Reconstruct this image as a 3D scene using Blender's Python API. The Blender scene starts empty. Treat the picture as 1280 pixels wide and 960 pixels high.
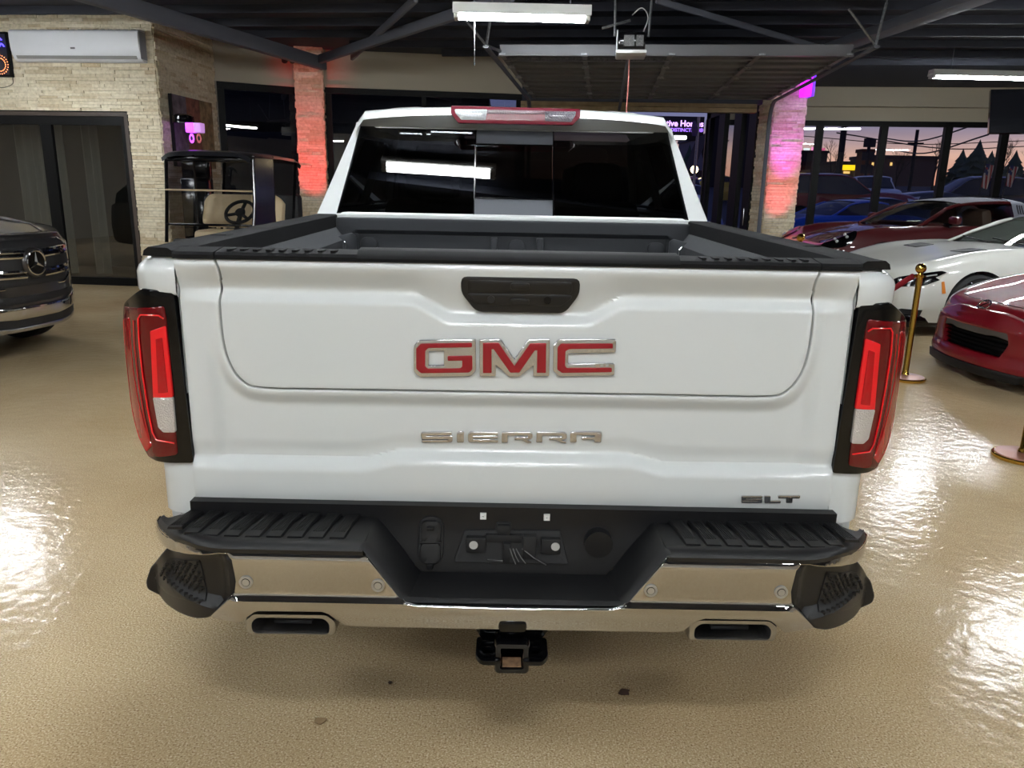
import bpy, bmesh, math, random
from mathutils import Vector, Matrix
from mathutils.geometry import delaunay_2d_cdt
R = math.radians
random.seed(7)
SC = bpy.context.scene
COL = SC.collection

# ---------------------------------------------------------------- camera maths (image taken as 1280x960)
F_PX, PITCH, YAW, ROLL = 958.0, 0.248, 0.0116, 0.0201
CAM = Vector((-0.0335, -1.923, 1.573))
FW = Vector((math.sin(YAW)*math.cos(PITCH), math.cos(YAW)*math.cos(PITCH), -math.sin(PITCH)))
_r0 = Vector((math.cos(YAW), -math.sin(YAW), 0)); _u0 = _r0.cross(FW)
RT = _r0*math.cos(ROLL) + _u0*math.sin(ROLL)
UP = -_r0*math.sin(ROLL) + _u0*math.cos(ROLL)
def ray(px, py): return FW + RT*((px-640)/F_PX) - UP*((py-480)/F_PX)
def at(px, py, Y):
    d = ray(px, py); return CAM + d*((Y-CAM.y)/d.y)
def atx(px, py, X):
    d = ray(px, py); return CAM + d*((X-CAM.x)/d.x)
def atz(px, py, Z):
    d = ray(px, py); return CAM + d*((Z-CAM.z)/d.z)
def onpl(px, py, p, n):
    d = ray(px, py); return CAM + d*((p-CAM).dot(n)/d.dot(n))

def lerp(a, b, t): return a+(b-a)*t
def sst(a, b, x):
    t = max(0.0, min(1.0, (x-a)/(b-a))); return t*t*(3-2*t)

# ---------------------------------------------------------------- materials
def lin(c):
    return tuple(((v/255)/12.92 if v/255 <= .04045 else ((v/255+.055)/1.055)**2.4) for v in c)
def nt(name):
    m = bpy.data.materials.new(name); m.use_nodes = True
    t = m.node_tree; return m, t, t.nodes, t.links, t.nodes['Principled BSDF']
def P(name, c, rough=.5, metal=0, coat=0, spec=.5, emit=None, es=0, bump=None, var=None, flake=None, coatr=.03):
    """procedural principled material; var=(scale, colour2, sharp), bump=(scale, strength)"""
    m, t, N, L, b = nt(name)
    b.inputs['Base Color'].default_value = (*lin(c), 1)
    b.inputs['Roughness'].default_value = rough
    b.inputs['Metallic'].default_value = metal
    b.inputs['Coat Weight'].default_value = coat
    b.inputs['Coat Roughness'].default_value = coatr
    b.inputs['Specular IOR Level'].default_value = spec
    if emit:
        b.inputs['Emission Color'].default_value = (*lin(emit), 1)
        b.inputs['Emission Strength'].default_value = es
    tc = N.new('ShaderNodeTexCoord')
    if var:
        n = N.new('ShaderNodeTexNoise'); n.inputs['Scale'].default_value = var[0]; n.inputs['Detail'].default_value = 4
        L.new(tc.outputs['Object'], n.inputs['Vector'])
        r = N.new('ShaderNodeValToRGB'); L.new(n.outputs['Fac'], r.inputs['Fac'])
        s = var[2] if len(var) > 2 else .2
        r.color_ramp.elements[0].position = .5-s; r.color_ramp.elements[1].position = .5+s
        r.color_ramp.elements[0].color = (*lin(c), 1); r.color_ramp.elements[1].color = (*lin(var[1]), 1)
        L.new(r.outputs['Color'], b.inputs['Base Color'])
    if bump:
        n = N.new('ShaderNodeTexNoise'); n.inputs['Scale'].default_value = bump[0]; n.inputs['Detail'].default_value = 3
        L.new(tc.outputs['Object'], n.inputs['Vector'])
        bp = N.new('ShaderNodeBump'); bp.inputs['Strength'].default_value = bump[1]; bp.inputs['Distance'].default_value = .01
        L.new(n.outputs['Fac'], bp.inputs['Height']); L.new(bp.outputs['Normal'], b.inputs['Normal'])
    return m
def GL(name, tint=(.5,.5,.5), refl=.08, rough=.0):
    """sheet glass: tinted see-through plus mirror reflection by angle"""
    m, t, N, L, b = nt(name); N.remove(b)
    tr = N.new('ShaderNodeBsdfTransparent'); tr.inputs['Color'].default_value = (*tint, 1)
    gl = N.new('ShaderNodeBsdfGlossy'); gl.inputs['Roughness'].default_value = rough
    fr = N.new('ShaderNodeLayerWeight'); fr.inputs['Blend'].default_value = .25
    mr = N.new('ShaderNodeMapRange'); mr.inputs['To Min'].default_value = refl; mr.inputs['To Max'].default_value = 1
    L.new(fr.outputs['Fresnel'], mr.inputs['Value'])
    mx = N.new('ShaderNodeMixShader'); L.new(mr.outputs['Result'], mx.inputs['Fac'])
    L.new(tr.outputs[0], mx.inputs[1]); L.new(gl.outputs[0], mx.inputs[2])
    L.new(mx.outputs[0], N['Material Output'].inputs['Surface'])
    return m
def EM(name, c, s):
    m, t, N, L, b = nt(name)
    b.inputs['Base Color'].default_value = (*lin(c), 1)
    b.inputs['Emission Color'].default_value = (*lin(c), 1); b.inputs['Emission Strength'].default_value = s
    return m

# ---------------------------------------------------------------- objects
def thing(name, label, cat, loc=(0,0,0), rz=0, group=None):
    o = bpy.data.objects.new(name, None); COL.objects.link(o)
    o.location = loc; o.rotation_euler = (0, 0, rz); o.empty_display_size = .1
    return tag(o, label, cat, group)
def tag(o, label, cat, group=None):
    o['label'] = label; o['category'] = cat
    if group: o['group'] = group
    return o
def wl(o):
    v = Vector((0,0,0))
    while o is not None: v = v + o.location; o = o.parent
    return v
def obj(name, bm, mat, parent=None, world=False, sharp=38, recalc=True, label=None):
    """one mesh object; world=True: the bmesh is in world space and the parents are unrotated"""
    if recalc: bmesh.ops.recalc_face_normals(bm, faces=bm.faces[:])
    me = bpy.data.meshes.new(name)
    o = bpy.data.objects.new(name, me)
    if parent is not None and world:
        bmesh.ops.translate(bm, verts=bm.verts[:], vec=-wl(parent))
    for f in bm.faces: f.smooth = sharp > 0
    bm.to_mesh(me); bm.free()
    if sharp > 0: me.set_sharp_from_angle(angle=R(sharp))
    for m in (mat if isinstance(mat, (list, tuple)) else [mat]): me.materials.append(m)
    COL.objects.link(o)
    if parent is not None: o.parent = parent
    if label: o['label'] = label
    return o
def solo(name, bm, mat, label, cat, group=None, sharp=38):
    """a thing that is one mesh: origin moved to its base"""
    if not bm.verts: raise ValueError(name)
    xs = [v.co.x for v in bm.verts]; ys = [v.co.y for v in bm.verts]; zs = [v.co.z for v in bm.verts]
    c = Vector(((min(xs)+max(xs))/2, (min(ys)+max(ys))/2, min(zs)))
    bmesh.ops.translate(bm, verts=bm.verts[:], vec=-c)
    o = obj(name, bm, mat, sharp=sharp); o.location = c
    return tag(o, label, cat, group)
def struct(name, bm, mat, parent=None, sharp=30, world=False):
    o = obj(name, bm, mat, parent, sharp=sharp, world=world)
    if parent is None: o['kind'] = 'structure'
    return o
def copy_tree(o, parent=None):
    c = o.copy(); COL.objects.link(c); c.parent = parent
    for ch in list(o.children): copy_tree(ch, c)
    return c
B = bmesh.new

# ---------------------------------------------------------------- shapes
def merge(bm, t, M=None):
    if M is not None: bmesh.ops.transform(t, matrix=M, verts=t.verts[:])
    mp = {v: bm.verts.new(v.co) for v in t.verts}
    for f in t.faces:
        try: nf = bm.faces.new([mp[v] for v in f.verts]); nf.material_index = f.material_index
        except ValueError: pass
    t.free()
def box(bm, c, s, bev=0, rot=None, seg=2):
    t = B(); bmesh.ops.create_cube(t, size=1)
    bmesh.ops.scale(t, vec=s, verts=t.verts[:])
    if bev: bmesh.ops.bevel(t, geom=t.edges[:], offset=min(bev, min(s)*.49), segments=seg, profile=.5, affect='EDGES')
    M = Matrix.Translation(c)
    if rot is not None: M = M @ (rot if isinstance(rot, Matrix) else Matrix.Rotation(rot, 4, 'Z'))
    merge(bm, t, M)
def box2(bm, a, b, bev=0):
    box(bm, [(a[i]+b[i])/2 for i in range(3)], [max(abs(a[i]-b[i]), .0005) for i in range(3)], bev)
def hexa(bm, p):
    """8 points: bottom loop 0-3, top loop 4-7"""
    v = [bm.verts.new(q) for q in p]
    for f in ((3,2,1,0),(4,5,6,7),(0,1,5,4),(1,2,6,5),(2,3,7,6),(3,0,4,7)): bm.faces.new([v[i] for i in f])
def quad(bm, *p): return bm.faces.new([bm.verts.new(q) for q in p])
def frame_of(d):
    d = d.normalized(); a = Vector((0,0,1)) if abs(d.z) < .9 else Vector((1,0,0))
    s = d.cross(a).normalized(); return s, s.cross(d).normalized()
def tube(bm, pts, r, n=8, cap=True, closed=False):
    pts = [Vector(p) for p in pts]; rs = r if isinstance(r, (list, tuple)) else [r]*len(pts)
    rings = []; prev = None
    for i, p in enumerate(pts):
        if closed: d = pts[(i+1) % len(pts)]-pts[i-1]
        else: d = pts[min(i+1, len(pts)-1)]-pts[max(i-1, 0)]
        d = d.normalized()
        if prev is None: s, u = frame_of(d)
        else:
            s = (prev-d*prev.dot(d))
            if s.length < 1e-6: s, u = frame_of(d)
            s = s.normalized(); u = s.cross(d).normalized()
        prev = s
        rings.append([bm.verts.new(p+(s*math.cos(2*math.pi*k/n)+u*math.sin(2*math.pi*k/n))*rs[i]) for k in range(n)])
    m = len(rings)
    for i in range(m if closed else m-1):
        a, b = rings[i], rings[(i+1) % m]
        for k in range(n): bm.faces.new([a[k], a[(k+1)%n], b[(k+1)%n], b[k]])
    if cap and not closed:
        bm.faces.new(rings[0][::-1]); bm.faces.new(rings[-1])
def lathe(bm, prof, n=24, M=None, cap=True):
    """profile of (radius, height) about z"""
    rings = []
    for r, z in prof:
        if r < 1e-5: rings.append([bm.verts.new((M @ Vector((0,0,z))) if M is not None else (0,0,z))])
        else:
            ring = []
            for k in range(n):
                q = Vector((r*math.cos(2*math.pi*k/n), r*math.sin(2*math.pi*k/n), z))
                ring.append(bm.verts.new(M @ q if M is not None else q))
            rings.append(ring)
    for a, b in zip(rings, rings[1:]):
        if len(a) == 1 and len(b) == 1: continue
        for k in range(n):
            if len(a) == 1: bm.faces.new([a[0], b[k], b[(k+1)%n]])
            elif len(b) == 1: bm.faces.new([a[k], a[(k+1)%n], b[0]])
            else: bm.faces.new([a[k], a[(k+1)%n], b[(k+1)%n], b[k]])
    if cap:
        if len(rings[0]) > 1: bm.faces.new(rings[0][::-1])
        if len(rings[-1]) > 1: bm.faces.new(rings[-1])
def Mdir(o, d, up=None):
    """matrix whose z looks along d, at o"""
    d = Vector(d).normalized(); s, u = frame_of(d)
    if up is not None:
        u = Vector(up); u = (u-d*u.dot(d)).normalized(); s = u.cross(d)
    m = Matrix((s, u, d)).transposed().to_4x4(); m.translation = Vector(o); return m
def cyl(bm, a, b, r, n=16, r2=None, cap=True):
    a = Vector(a); b = Vector(b)
    lathe(bm, [(r, 0), (r if r2 is None else r2, (b-a).length)], n, Mdir(a, b-a), cap)
def sphere(bm, c, r, n=16, sq=(1,1,1)):
    t = B(); bmesh.ops.create_uvsphere(t, u_segments=n, v_segments=max(6, n*2//3), radius=r)
    merge(bm, t, Matrix.Translation(c) @ Matrix.Diagonal((*sq, 1)))
def loft(bm, rings, closed=False, cap=False):
    vs = [[bm.verts.new(p) for p in r] for r in rings]
    for a, b in zip(vs, vs[1:]):
        n = len(a)
        for k in range(n if closed else n-1): bm.faces.new([a[k], a[(k+1)%n], b[(k+1)%n], b[k]])
    if cap:
        bm.faces.new(vs[0][::-1]); bm.faces.new(vs[-1])
    return vs
def spline(p, n, closed=False):
    """Catmull-Rom through p, n samples a segment"""
    p = [Vector(q) for q in p]; out = []; m = len(p)
    for i in range(m if closed else m-1):
        p1, p2 = p[i], p[(i+1) % m]
        p0 = p[i-1] if (i > 0 or closed) else p1*2-p2
        p3 = p[(i+2) % m] if (i+2 < m or closed) else p2*2-p1
        for k in range(n):
            t = k/n
            out.append(.5*((2*p1)+(p2-p0)*t+(2*p0-5*p1+4*p2-p3)*t*t+(3*p1-p0-3*p2+p3)*t**3))
    if not closed: out.append(p[-1].copy())
    return out
def sp2(p, n, closed=False): return [(q.x, q.y) for q in spline([(a, b, 0) for a, b in p], n, closed)]
def rrect(u0, v0, u1, v1, r, n=4):
    out = []
    for cx, cy, a0 in ((u1-r, v1-r, 0), (u0+r, v1-r, 90), (u0+r, v0+r, 180), (u1-r, v0+r, 270)):
        for k in range(n+1):
            a = R(a0+90*k/n); out.append((cx+r*math.cos(a), cy+r*math.sin(a)))
    return out
def circ(u, v, r, n=24): return [(u+r*math.cos(2*math.pi*k/n), v+r*math.sin(2*math.pi*k/n)) for k in range(n)]
def area2(p): return sum(p[i-1][0]*p[i][1]-p[i][0]*p[i-1][1] for i in range(len(p)))/2
def offset(p, d):
    """grow (d>0) a closed polygon"""
    n = len(p); s = 1 if area2(p) > 0 else -1; out = []
    for i in range(n):
        a, b, c = p[i-1], p[i], p[(i+1) % n]
        e1 = Vector((b[0]-a[0], b[1]-a[1])); e2 = Vector((c[0]-b[0], c[1]-b[1]))
        if e1.length < 1e-9 or e2.length < 1e-9: out.append(b); continue
        e1.normalize(); e2.normalize()
        n1 = Vector((e1.y, -e1.x))*s; n2 = Vector((e2.y, -e2.x))*s
        m = n1+n2
        if m.length < 1e-6: m = n1.copy()
        m.normalize(); k = min(2.0, 1/max(.3, m.dot(n1)))
        out.append((b[0]+m.x*d*k, b[1]+m.y*d*k))
    return out
def round_poly(p, r, n=3):
    """round the corners of a closed polygon; r one radius or one a corner"""
    m = len(p); out = []
    for i in range(m):
        a, b, c = Vector(p[i-1]), Vector(p[i]), Vector(p[(i+1) % m])
        rr = r[i] if isinstance(r, (list, tuple)) else r
        d1 = min(rr, (a-b).length*.45); d2 = min(rr, (c-b).length*.45)
        s = b+(a-b).normalized()*d1; e = b+(c-b).normalized()*d2
        if rr <= 0: out.append((b.x, b.y)); continue
        for k in range(n+1):
            t = k/n; q = s*(1-t)**2+b*2*t*(1-t)+e*t*t; out.append((q.x, q.y))
    return out
def dens(p, d):
    out = []
    for i in range(len(p)):
        a, b = p[i], p[(i+1) % len(p)]
        L = math.hypot(b[0]-a[0], b[1]-a[1]); k = max(1, int(math.ceil(L/d-1e-6)))
        if L < 1e-7: continue
        for j in range(k): out.append((a[0]+(b[0]-a[0])*j/k, a[1]+(b[1]-a[1])*j/k))
    return out
XZ = lambda u, v, d: (u, d, v)            # a face looking at -y: depth runs to +y
def panel(bm, outline, M=XZ, f=None, du=.02, dv=None, bev=.003, thick=.01, steps=2, holes=(), back=False, grid=True):
    """a bevelled plate of any outline over the depth surface f(u, v)"""
    dv = dv or du; f = f or (lambda u, v: 0.0)
    loops = [dens(outline, min(du, dv)*1.5)]+[dens(h, min(du, dv)*1.5) for h in holes]
    V = []; E = []
    for lp in loops:
        k = len(V); V += [Vector(q) for q in lp]
        E += [(k+i, k+(i+1) % len(lp)) for i in range(len(lp))]
    segs = [(V[a], V[b]) for a, b in E]
    if grid:
        v0 = min(q[1] for q in outline); v1 = max(q[1] for q in outline)
        u0 = min(q[0] for q in outline)
        nv = int((v1-v0)/dv)
        for j in range(1, nv+1):
            v = v0+(v1-v0)*j/(nv+1)
            xs = sorted(a.x+(b.x-a.x)*(v-a.y)/(b.y-a.y) for a, b in segs if (a.y > v) != (b.y > v))
            for a, b in zip(xs[0::2], xs[1::2]):
                k = int(math.ceil((a+du*.35-u0)/du))
                while u0+k*du < b-du*.35:
                    V.append(Vector((u0+k*du, v))); k += 1
    vs, es, fs, *_ = delaunay_2d_cdt(V, E, [], 1, 1e-7)
    if holes:
        hl = loops[1:]
        def inh(x, y):
            for h in hl:
                c = False
                for i in range(len(h)):
                    (x1, y1), (x2, y2) = h[i-1], h[i]
                    if (y1 > y) != (y2 > y) and x < (x2-x1)*(y-y1)/(y2-y1)+x1: c = not c
                if c: return True
            return False
        fs = [t for t in fs if not inh(sum(vs[i].x for i in t)/len(t), sum(vs[i].y for i in t)/len(t))]
    bvs = [bm.verts.new(M(q.x, q.y, f(q.x, q.y))) for q in vs]
    for t in fs:
        try: bm.faces.new([bvs[i] for i in t])
        except ValueError: pass
    cnt = {}
    for t in fs:
        for i in range(len(t)):
            a, b = t[i], t[(i+1) % len(t)]; cnt[(a, b)] = 1
    nxt = {a: b for (a, b) in cnt if (b, a) not in cnt}
    seen = set()
    for s in list(nxt):
        if s in seen: continue
        lp = []; a = s
        while a not in seen and a in nxt: seen.add(a); lp.append(a); a = nxt[a]
        if len(lp) < 3: continue
        pts = [(vs[i].x, vs[i].y) for i in lp]; n = len(pts); nr = []
        for i in range(n):
            a_, b_, c_ = pts[i-1], pts[i], pts[(i+1) % n]
            e1 = Vector((b_[0]-a_[0], b_[1]-a_[1])).normalized(); e2 = Vector((c_[0]-b_[0], c_[1]-b_[1])).normalized()
            m = Vector((e1.y+e2.y, -e1.x-e2.x))
            m = m.normalized() if m.length > 1e-6 else Vector((e1.y, -e1.x)); nr.append(m)
        prev = [bvs[i] for i in lp]
        spec = [(bev*math.sin(math.pi/2*k/steps), bev*(1-math.cos(math.pi/2*k/steps))) for k in range(1, steps+1)] if bev > 0 else []
        spec.append((bev if bev > 0 else 0, thick))
        for off, dd in spec:
            cur = []
            for i in range(n):
                u, v = pts[i]; cur.append(bm.verts.new(M(u+nr[i].x*off, v+nr[i].y*off, f(u, v)+dd)))
            for i in range(n): bm.faces.new([prev[i], prev[(i+1)%n], cur[(i+1)%n], cur[i]])
            prev = cur
        if back:
            try: bm.faces.new(prev[::-1])
            except ValueError: pass
def apply_bool(o, cutter_bm):
    """carve a shape out of o at once; no modifier or cutter is left in the scene"""
    me = bpy.data.meshes.new('cut'); bmesh.ops.recalc_face_normals(cutter_bm, faces=cutter_bm.faces[:]); cutter_bm.to_mesh(me); cutter_bm.free()
    c = bpy.data.objects.new('cut', me); COL.objects.link(c); c.parent = o.parent
    md = o.modifiers.new('b', 'BOOLEAN'); md.operation = 'DIFFERENCE'; md.solver = 'EXACT'; md.object = c
    bpy.context.view_layer.update()
    dg = bpy.context.evaluated_depsgraph_get()
    nm = bpy.data.meshes.new_from_object(o.evaluated_get(dg))
    o.modifiers.clear(); old = o.data; o.data = nm; nm.name = old.name
    bpy.data.objects.remove(c); bpy.data.meshes.remove(me)
    nm.set_sharp_from_angle(angle=R(38))

# ---------------------------------------------------------------- shared materials
M_ = {}
M_['white'] = P('white pearl paint', (217,220,219), .32, 0, .8, .5, coatr=.04)
M_['chrome'] = P('chrome', (222,222,224), .045, 1)
M_['badgechrome'] = P('badge chrome', (232,232,236), .14, .9)
M_['satin'] = P('satin steel', (190,190,192), .25, 1)
M_['blackp'] = P('black grained plastic', (15,15,17), .46, 0, 0, .4, bump=(900,.06))
M_['blackt'] = P('black textured cap', (20,20,22), .75, spec=.15, bump=(700,.3))
M_['liner'] = P('charcoal bed liner', (46,48,52), .72, bump=(600,.35))
M_['gloss'] = P('gloss black', (6,6,8), .12, 0, .1, .3)
M_['matte'] = P('matte black', (16,16,18), .7)
M_['rubber'] = P('tyre rubber', (22,22,23), .75)
M_['dark'] = P('dark void', (6,6,7), .8)
M_['redl'] = P('dark red lens', (96,8,14), .08, 0, .35, .35)
M_['redb'] = P('bright red reflector', (240,26,36), .2, 0, .5)
M_['redm'] = P('red lens', (176,12,22), .08, 0, .35, .35)
M_['clear'] = P('ribbed clear lens', (214,206,200), .2, .3, 1, bump=(260,.5))
M_['clear2'] = P('clear lamp lens', (206,208,212), .15, .3, 1, bump=(120,.3))
M_['badge'] = P('red badge enamel', (150,20,36), .28, .3, .4)
M_['tint'] = GL('dark tinted glass', (.055,.06,.063), .045)
M_['wind'] = GL('clear car glass', (.62,.66,.64), .06)
M_['pane'] = GL('window pane', (.86,.87,.87), .07)
M_['alloy'] = P('machined alloy', (165,166,170), .22, 1)
M_['alloyd'] = P('dark alloy', (60,61,64), .3, 1)
# ================================================================ the white pickup truck (rear at y=0, heading +y)
truck = thing('pickup_truck', 'white crew cab pickup truck seen from behind, filling the middle of the showroom', 'truck')
def S(px, py, Y=0.0):                       # a point of the left half of the photo as (|x|, z) on the plane y=Y
    v = at(px, py, Y); return (-v.x, v.z)
def mir(half):                              # left half from the centre line outward and back -> a full symmetric outline
    return [(-x, z) for x, z in half]+[(x, z) for x, z in half[::-1]]
Zp = lambda py: at(643, py, 0).z

# ---- tailgate
TGX, TG0, TG1 = .850, .717, 1.398
z325, z337, z367, z390 = Zp(326), Zp(338), Zp(368), Zp(391)
half_in = [(0, Zp(491)), (.35, Zp(491)), (.62, Zp(491.5)), (.680, Zp(489.5)), (.706, Zp(483)), (.726, Zp(472)), (.741, Zp(456)), (.749, Zp(436)),
           (.752, Zp(415)), (.752, Zp(385)), (.750, Zp(360)), (.746, 1.345), (.744, 1.372), (.749, 1.385), (.756, TG1)]
hi = sp2(half_in[2:], 4); hi = half_in[:2]+hi
hi = [(x, z) for x, z in hi]
inner_poly = [(-x, z) for x, z in hi[::-1]]+[(x, z) for x, z in hi[1:]]     # top-left down, across, up to top-right
def dseam(x, z):
    x = abs(x); best = 9
    for i in range(len(hi)-1):
        ax, az = hi[i]; bx, bz = hi[i+1]; ex, ez = bx-ax, bz-az
        t = max(0, min(1, ((x-ax)*ex+(z-az)*ez)/(ex*ex+ez*ez+1e-12)))
        d = math.hypot(x-ax-ex*t, z-az-ez*t); best = min(best, d)
    return best
def upper(x, z):                            # the shelf along the top, its undercut and the handle recess
    a = abs(x)
    k = max(0, min(1, (.262-a)/.085))
    zl = lerp(z367, z390, k); dp = lerp(lerp(.020, .007, sst(.76,.84,a)), .026, k)
    if z > z337:
        t = (z-z337)/(TG1-z337); return .016-.012*t*t
    if z > zl:
        return lerp(-dp, .016, sst(0, 1, (z-zl)/(z337-zl))*.35+.65*(z-zl)/(z337-zl))
    return -dp*(1-sst(0, .036, zl-z))
zc0, zc1 = Zp(578.5), Zp(568.5)
def crease(x):
    a = abs(x); return lerp(zc1, zc0, sst(.30, .41, a))
def tgf(x, z, frame):
    h = upper(x, z)
    a = abs(x)
    if frame:
        w = sst(.755, .80, a)
        d = dseam(x, z)
        deep = -.019*sst(.006, .05, d)
        if z < 1.25:
            h = h+deep*(1-w*.75)
            zc = crease(x)
            h -= .005*sst(.05, .014, z-zc)
            if z < zc:
                t = min(1, (zc-z)/.034); h = lerp(h, .010, 1-(1-t)**2)-.016*sst(zc-.06, TG0, z)**2
        else:
            h = h+deep*(1-w*.75)*sst(1.33, 1.25, z)
        h -= .003*sst(.825, .860, a)**2
    h -= .004*(a/.85)**2
    return -h
bm = B()
outer = [(-TGX, TG1), (-TGX, TG0+.012), (-TGX+.012, TG0), (TGX-.012, TG0), (TGX, TG0+.012), (TGX, TG1)]
ip = offset(inner_poly, .0062)
ip[0] = (ip[0][0], TG1); ip[-1] = (ip[-1][0], TG1)
panel(bm, outer+ip[::-1], f=lambda x, z: tgf(x, z, True), du=.008, dv=.006, bev=.004, thick=.05)
tailgate = obj('tailgate', bm, M_['white'], truck)
bm = B()
ip2 = offset(inner_poly, -.0055); ip2[0] = (ip2[0][0], TG1); ip2[-1] = (ip2[-1][0], TG1)
panel(bm, ip2, f=lambda x, z: tgf(x, z, False), du=.012, dv=.006, bev=.003, thick=.045)
obj('inner_gate', bm, M_['white'], tailgate)
bm = B()                                    # dark backing that shows in the seam, and the liner side of the gate
box2(bm, (-.85, .028, .72), (.85, .06, 1.395))
obj('gate_back', bm, M_['liner'], tailgate)
bm = B()                                    # cap along the top
prof = [(-.016, 1.394), (-.018, 1.404), (-.012, 1.411), (.05, 1.419), (.062, 1.417), (.064, 1.394)]
loft(bm, [[(x, y, z) for y, z in prof] for x in (-.852, -.752)], cap=True, closed=True)
loft(bm, [[(x, y, z) for y, z in prof] for x in (.752, .852)], cap=True, closed=True)
for s in (-1, 1):
    loft(bm, [[(s*x, y, z) for y, z in prof] for x in (.748, .44, .40)], cap=True, closed=True)
prof2 = [(-.016, 1.394), (-.020, 1.402), (-.014, 1.409), (.006, 1.421), (.05, 1.425), (.062, 1.42), (.064, 1.394)]
loft(bm, [[(x, y, z) for y, z in prof2] for x in (-.40, .40)], cap=True, closed=True)
for s in (-1, 1):                           # ribs in the step cap
    for k in range(9):
        box(bm, (s*(.46+.032*k), .02, 1.4165), (.012, .05, .004), .001)
obj('gate_cap', bm, M_['blackt'], tailgate)
# handle bezel
hh = lambda x, z: -.002+.012*((1.32-z)/.05)
fh = lambda x, z: .014
hb = round_poly([S(580,348,0), S(580,373,0), S(593,387,0)], 0)
hl = [(.134, Zp(347)), (.140, Zp(352)), (.140, Zp(366)), (.105, Zp(388)), (0, Zp(389))]
hz = round_poly([(-.140, z337-.018), (-.140, Zp(366.5)), (-.104, Zp(389.5)), (.118, Zp(389.5)), (.150, Zp(366.5)), (.150, z337-.018)], .014)
bm = B(); panel(bm, hz, f=lambda x, z: hh(x, z), du=.01, bev=.004, thick=.03)
handle = obj('handle_bezel', bm, M_['blackp'], tailgate)
bm = B()
panel(bm, round_poly([(-.125,1.318),(-.125,1.312),(-.1,1.292),(.108,1.292),(.133,1.312),(.133,1.318)], .006), f=lambda x,z: hh(x,z)-.002, du=.01, bev=.002, thick=.01)
panel(bm, round_poly([(-.125,1.352),(-.125,1.324),(.133,1.324),(.133,1.352)], .006), f=lambda x,z: hh(x,z)-.001, du=.01, bev=.002, thick=.01)
for zz in (1.340, 1.300):
    panel(bm, rrect(-.018, zz-.007, .026, zz+.007, .005), f=lambda x,z: hh(x,z)-.006, du=.01, bev=.002, thick=.01)
obj('release_button', bm, M_['blackp'], tailgate)
for x in (-.068, .074):
    bm = B()
    lathe(bm, [(.0095,.006),(.0095,-.007),(.0075,-.008),(.007,-.004),(.004,-.004),(.0035,-.007),(0,-.007)], 20, Matrix.Translation((x, hh(x,1.305), 1.305)) @ Matrix.Rotation(R(-90), 4, 'X') @ Matrix.Diagonal((1,1,-1,1)))
    obj('lock_cylinder' if x < 0 else 'rear_camera', bm, M_['alloyd'] if x < 0 else M_['gloss'], tailgate)

# emblem letters: pixel outlines of the plate they sit on
def E8(u, v):                               # 300x200 crop at (500,400) seen at 1280 wide
    p = at(500+u*300/1280, 400+v*300/1280-.016*((u-640)*300/1280), 0); return (p.x-.013, p.z)
yb = lambda x, z: tgf(x, z, False)
def letter(pts, r, d, bev, mat, name, holes=()):
    b_ = B()
    panel(b_, round_poly([E8(*p) for p in pts], r), f=lambda x, z: yb(x, z)-d, du=.012, bev=bev, thick=d+.002, steps=3,
          holes=[round_poly([E8(*p) for p in h], .002)[::-1] for h in holes])
    return obj(name, b_, mat, tailgate)
cG = [(132,100),(428,100),(428,176),(430,262),(404,290),(132,290),(106,262),(106,128)]
letter(cG, [.006,.002,.001,.006,.006,.006,.006,.006], .009, .0024, M_['badgechrome'], 'emblem_letter', [[(178,152),(266,152),(266,236),(178,236)]])
letter([(142,116),(410,116),(410,136),(180,136),(162,152),(162,236),(178,250),(350,250),(362,240),(362,206),(284,206),(284,184),(412,184),(412,254),(396,270),(142,270),(118,248),(118,140)],
       .0025, .0115, .001, M_['badge'], 'emblem_inlay')
cM = [(456,102),(562,102),(637,212),(714,106),(822,106),(818,296),(740,296),(742,232),(664,296),(610,296),(534,226),(534,292),(456,292)]
letter(cM, .002, .009, .0024, M_['badgechrome'], 'emblem_letter')
letter([(472,118),(552,118),(637,244),(722,124),(804,124),(802,278),(758,278),(760,158),(744,158),(662,274),(616,274),(528,148),(514,148),(514,274),(472,274)],
       .001, .0115, .001, M_['badge'], 'emblem_inlay')
cC = [(876,108),(1174,112),(1172,176),(926,176),(920,182),(918,232),(926,238),(1166,240),(1164,298),(876,298),(846,270),(848,136)]
letter(cC, .003, .009, .0024, M_['badgechrome'], 'emblem_letter')
letter([(886,128),(1158,132),(1158,154),(926,154),(906,166),(904,244),(914,258),(1152,260),(1152,280),(890,280),(866,262),(868,146)],
       .0025, .0115, .001, M_['badge'], 'emblem_inlay')
def plate(polys, name, mat, bz, d=.006, r=.0015):
    b_ = B()
    for pts in polys:
        panel(b_, round_poly([bz(*p) for p in pts], r), f=lambda x, z: tgf(x, z, True)-d, du=.012, bev=.0016, thick=d+.002, steps=2)
    return obj(name, b_, mat, tailgate)
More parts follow.
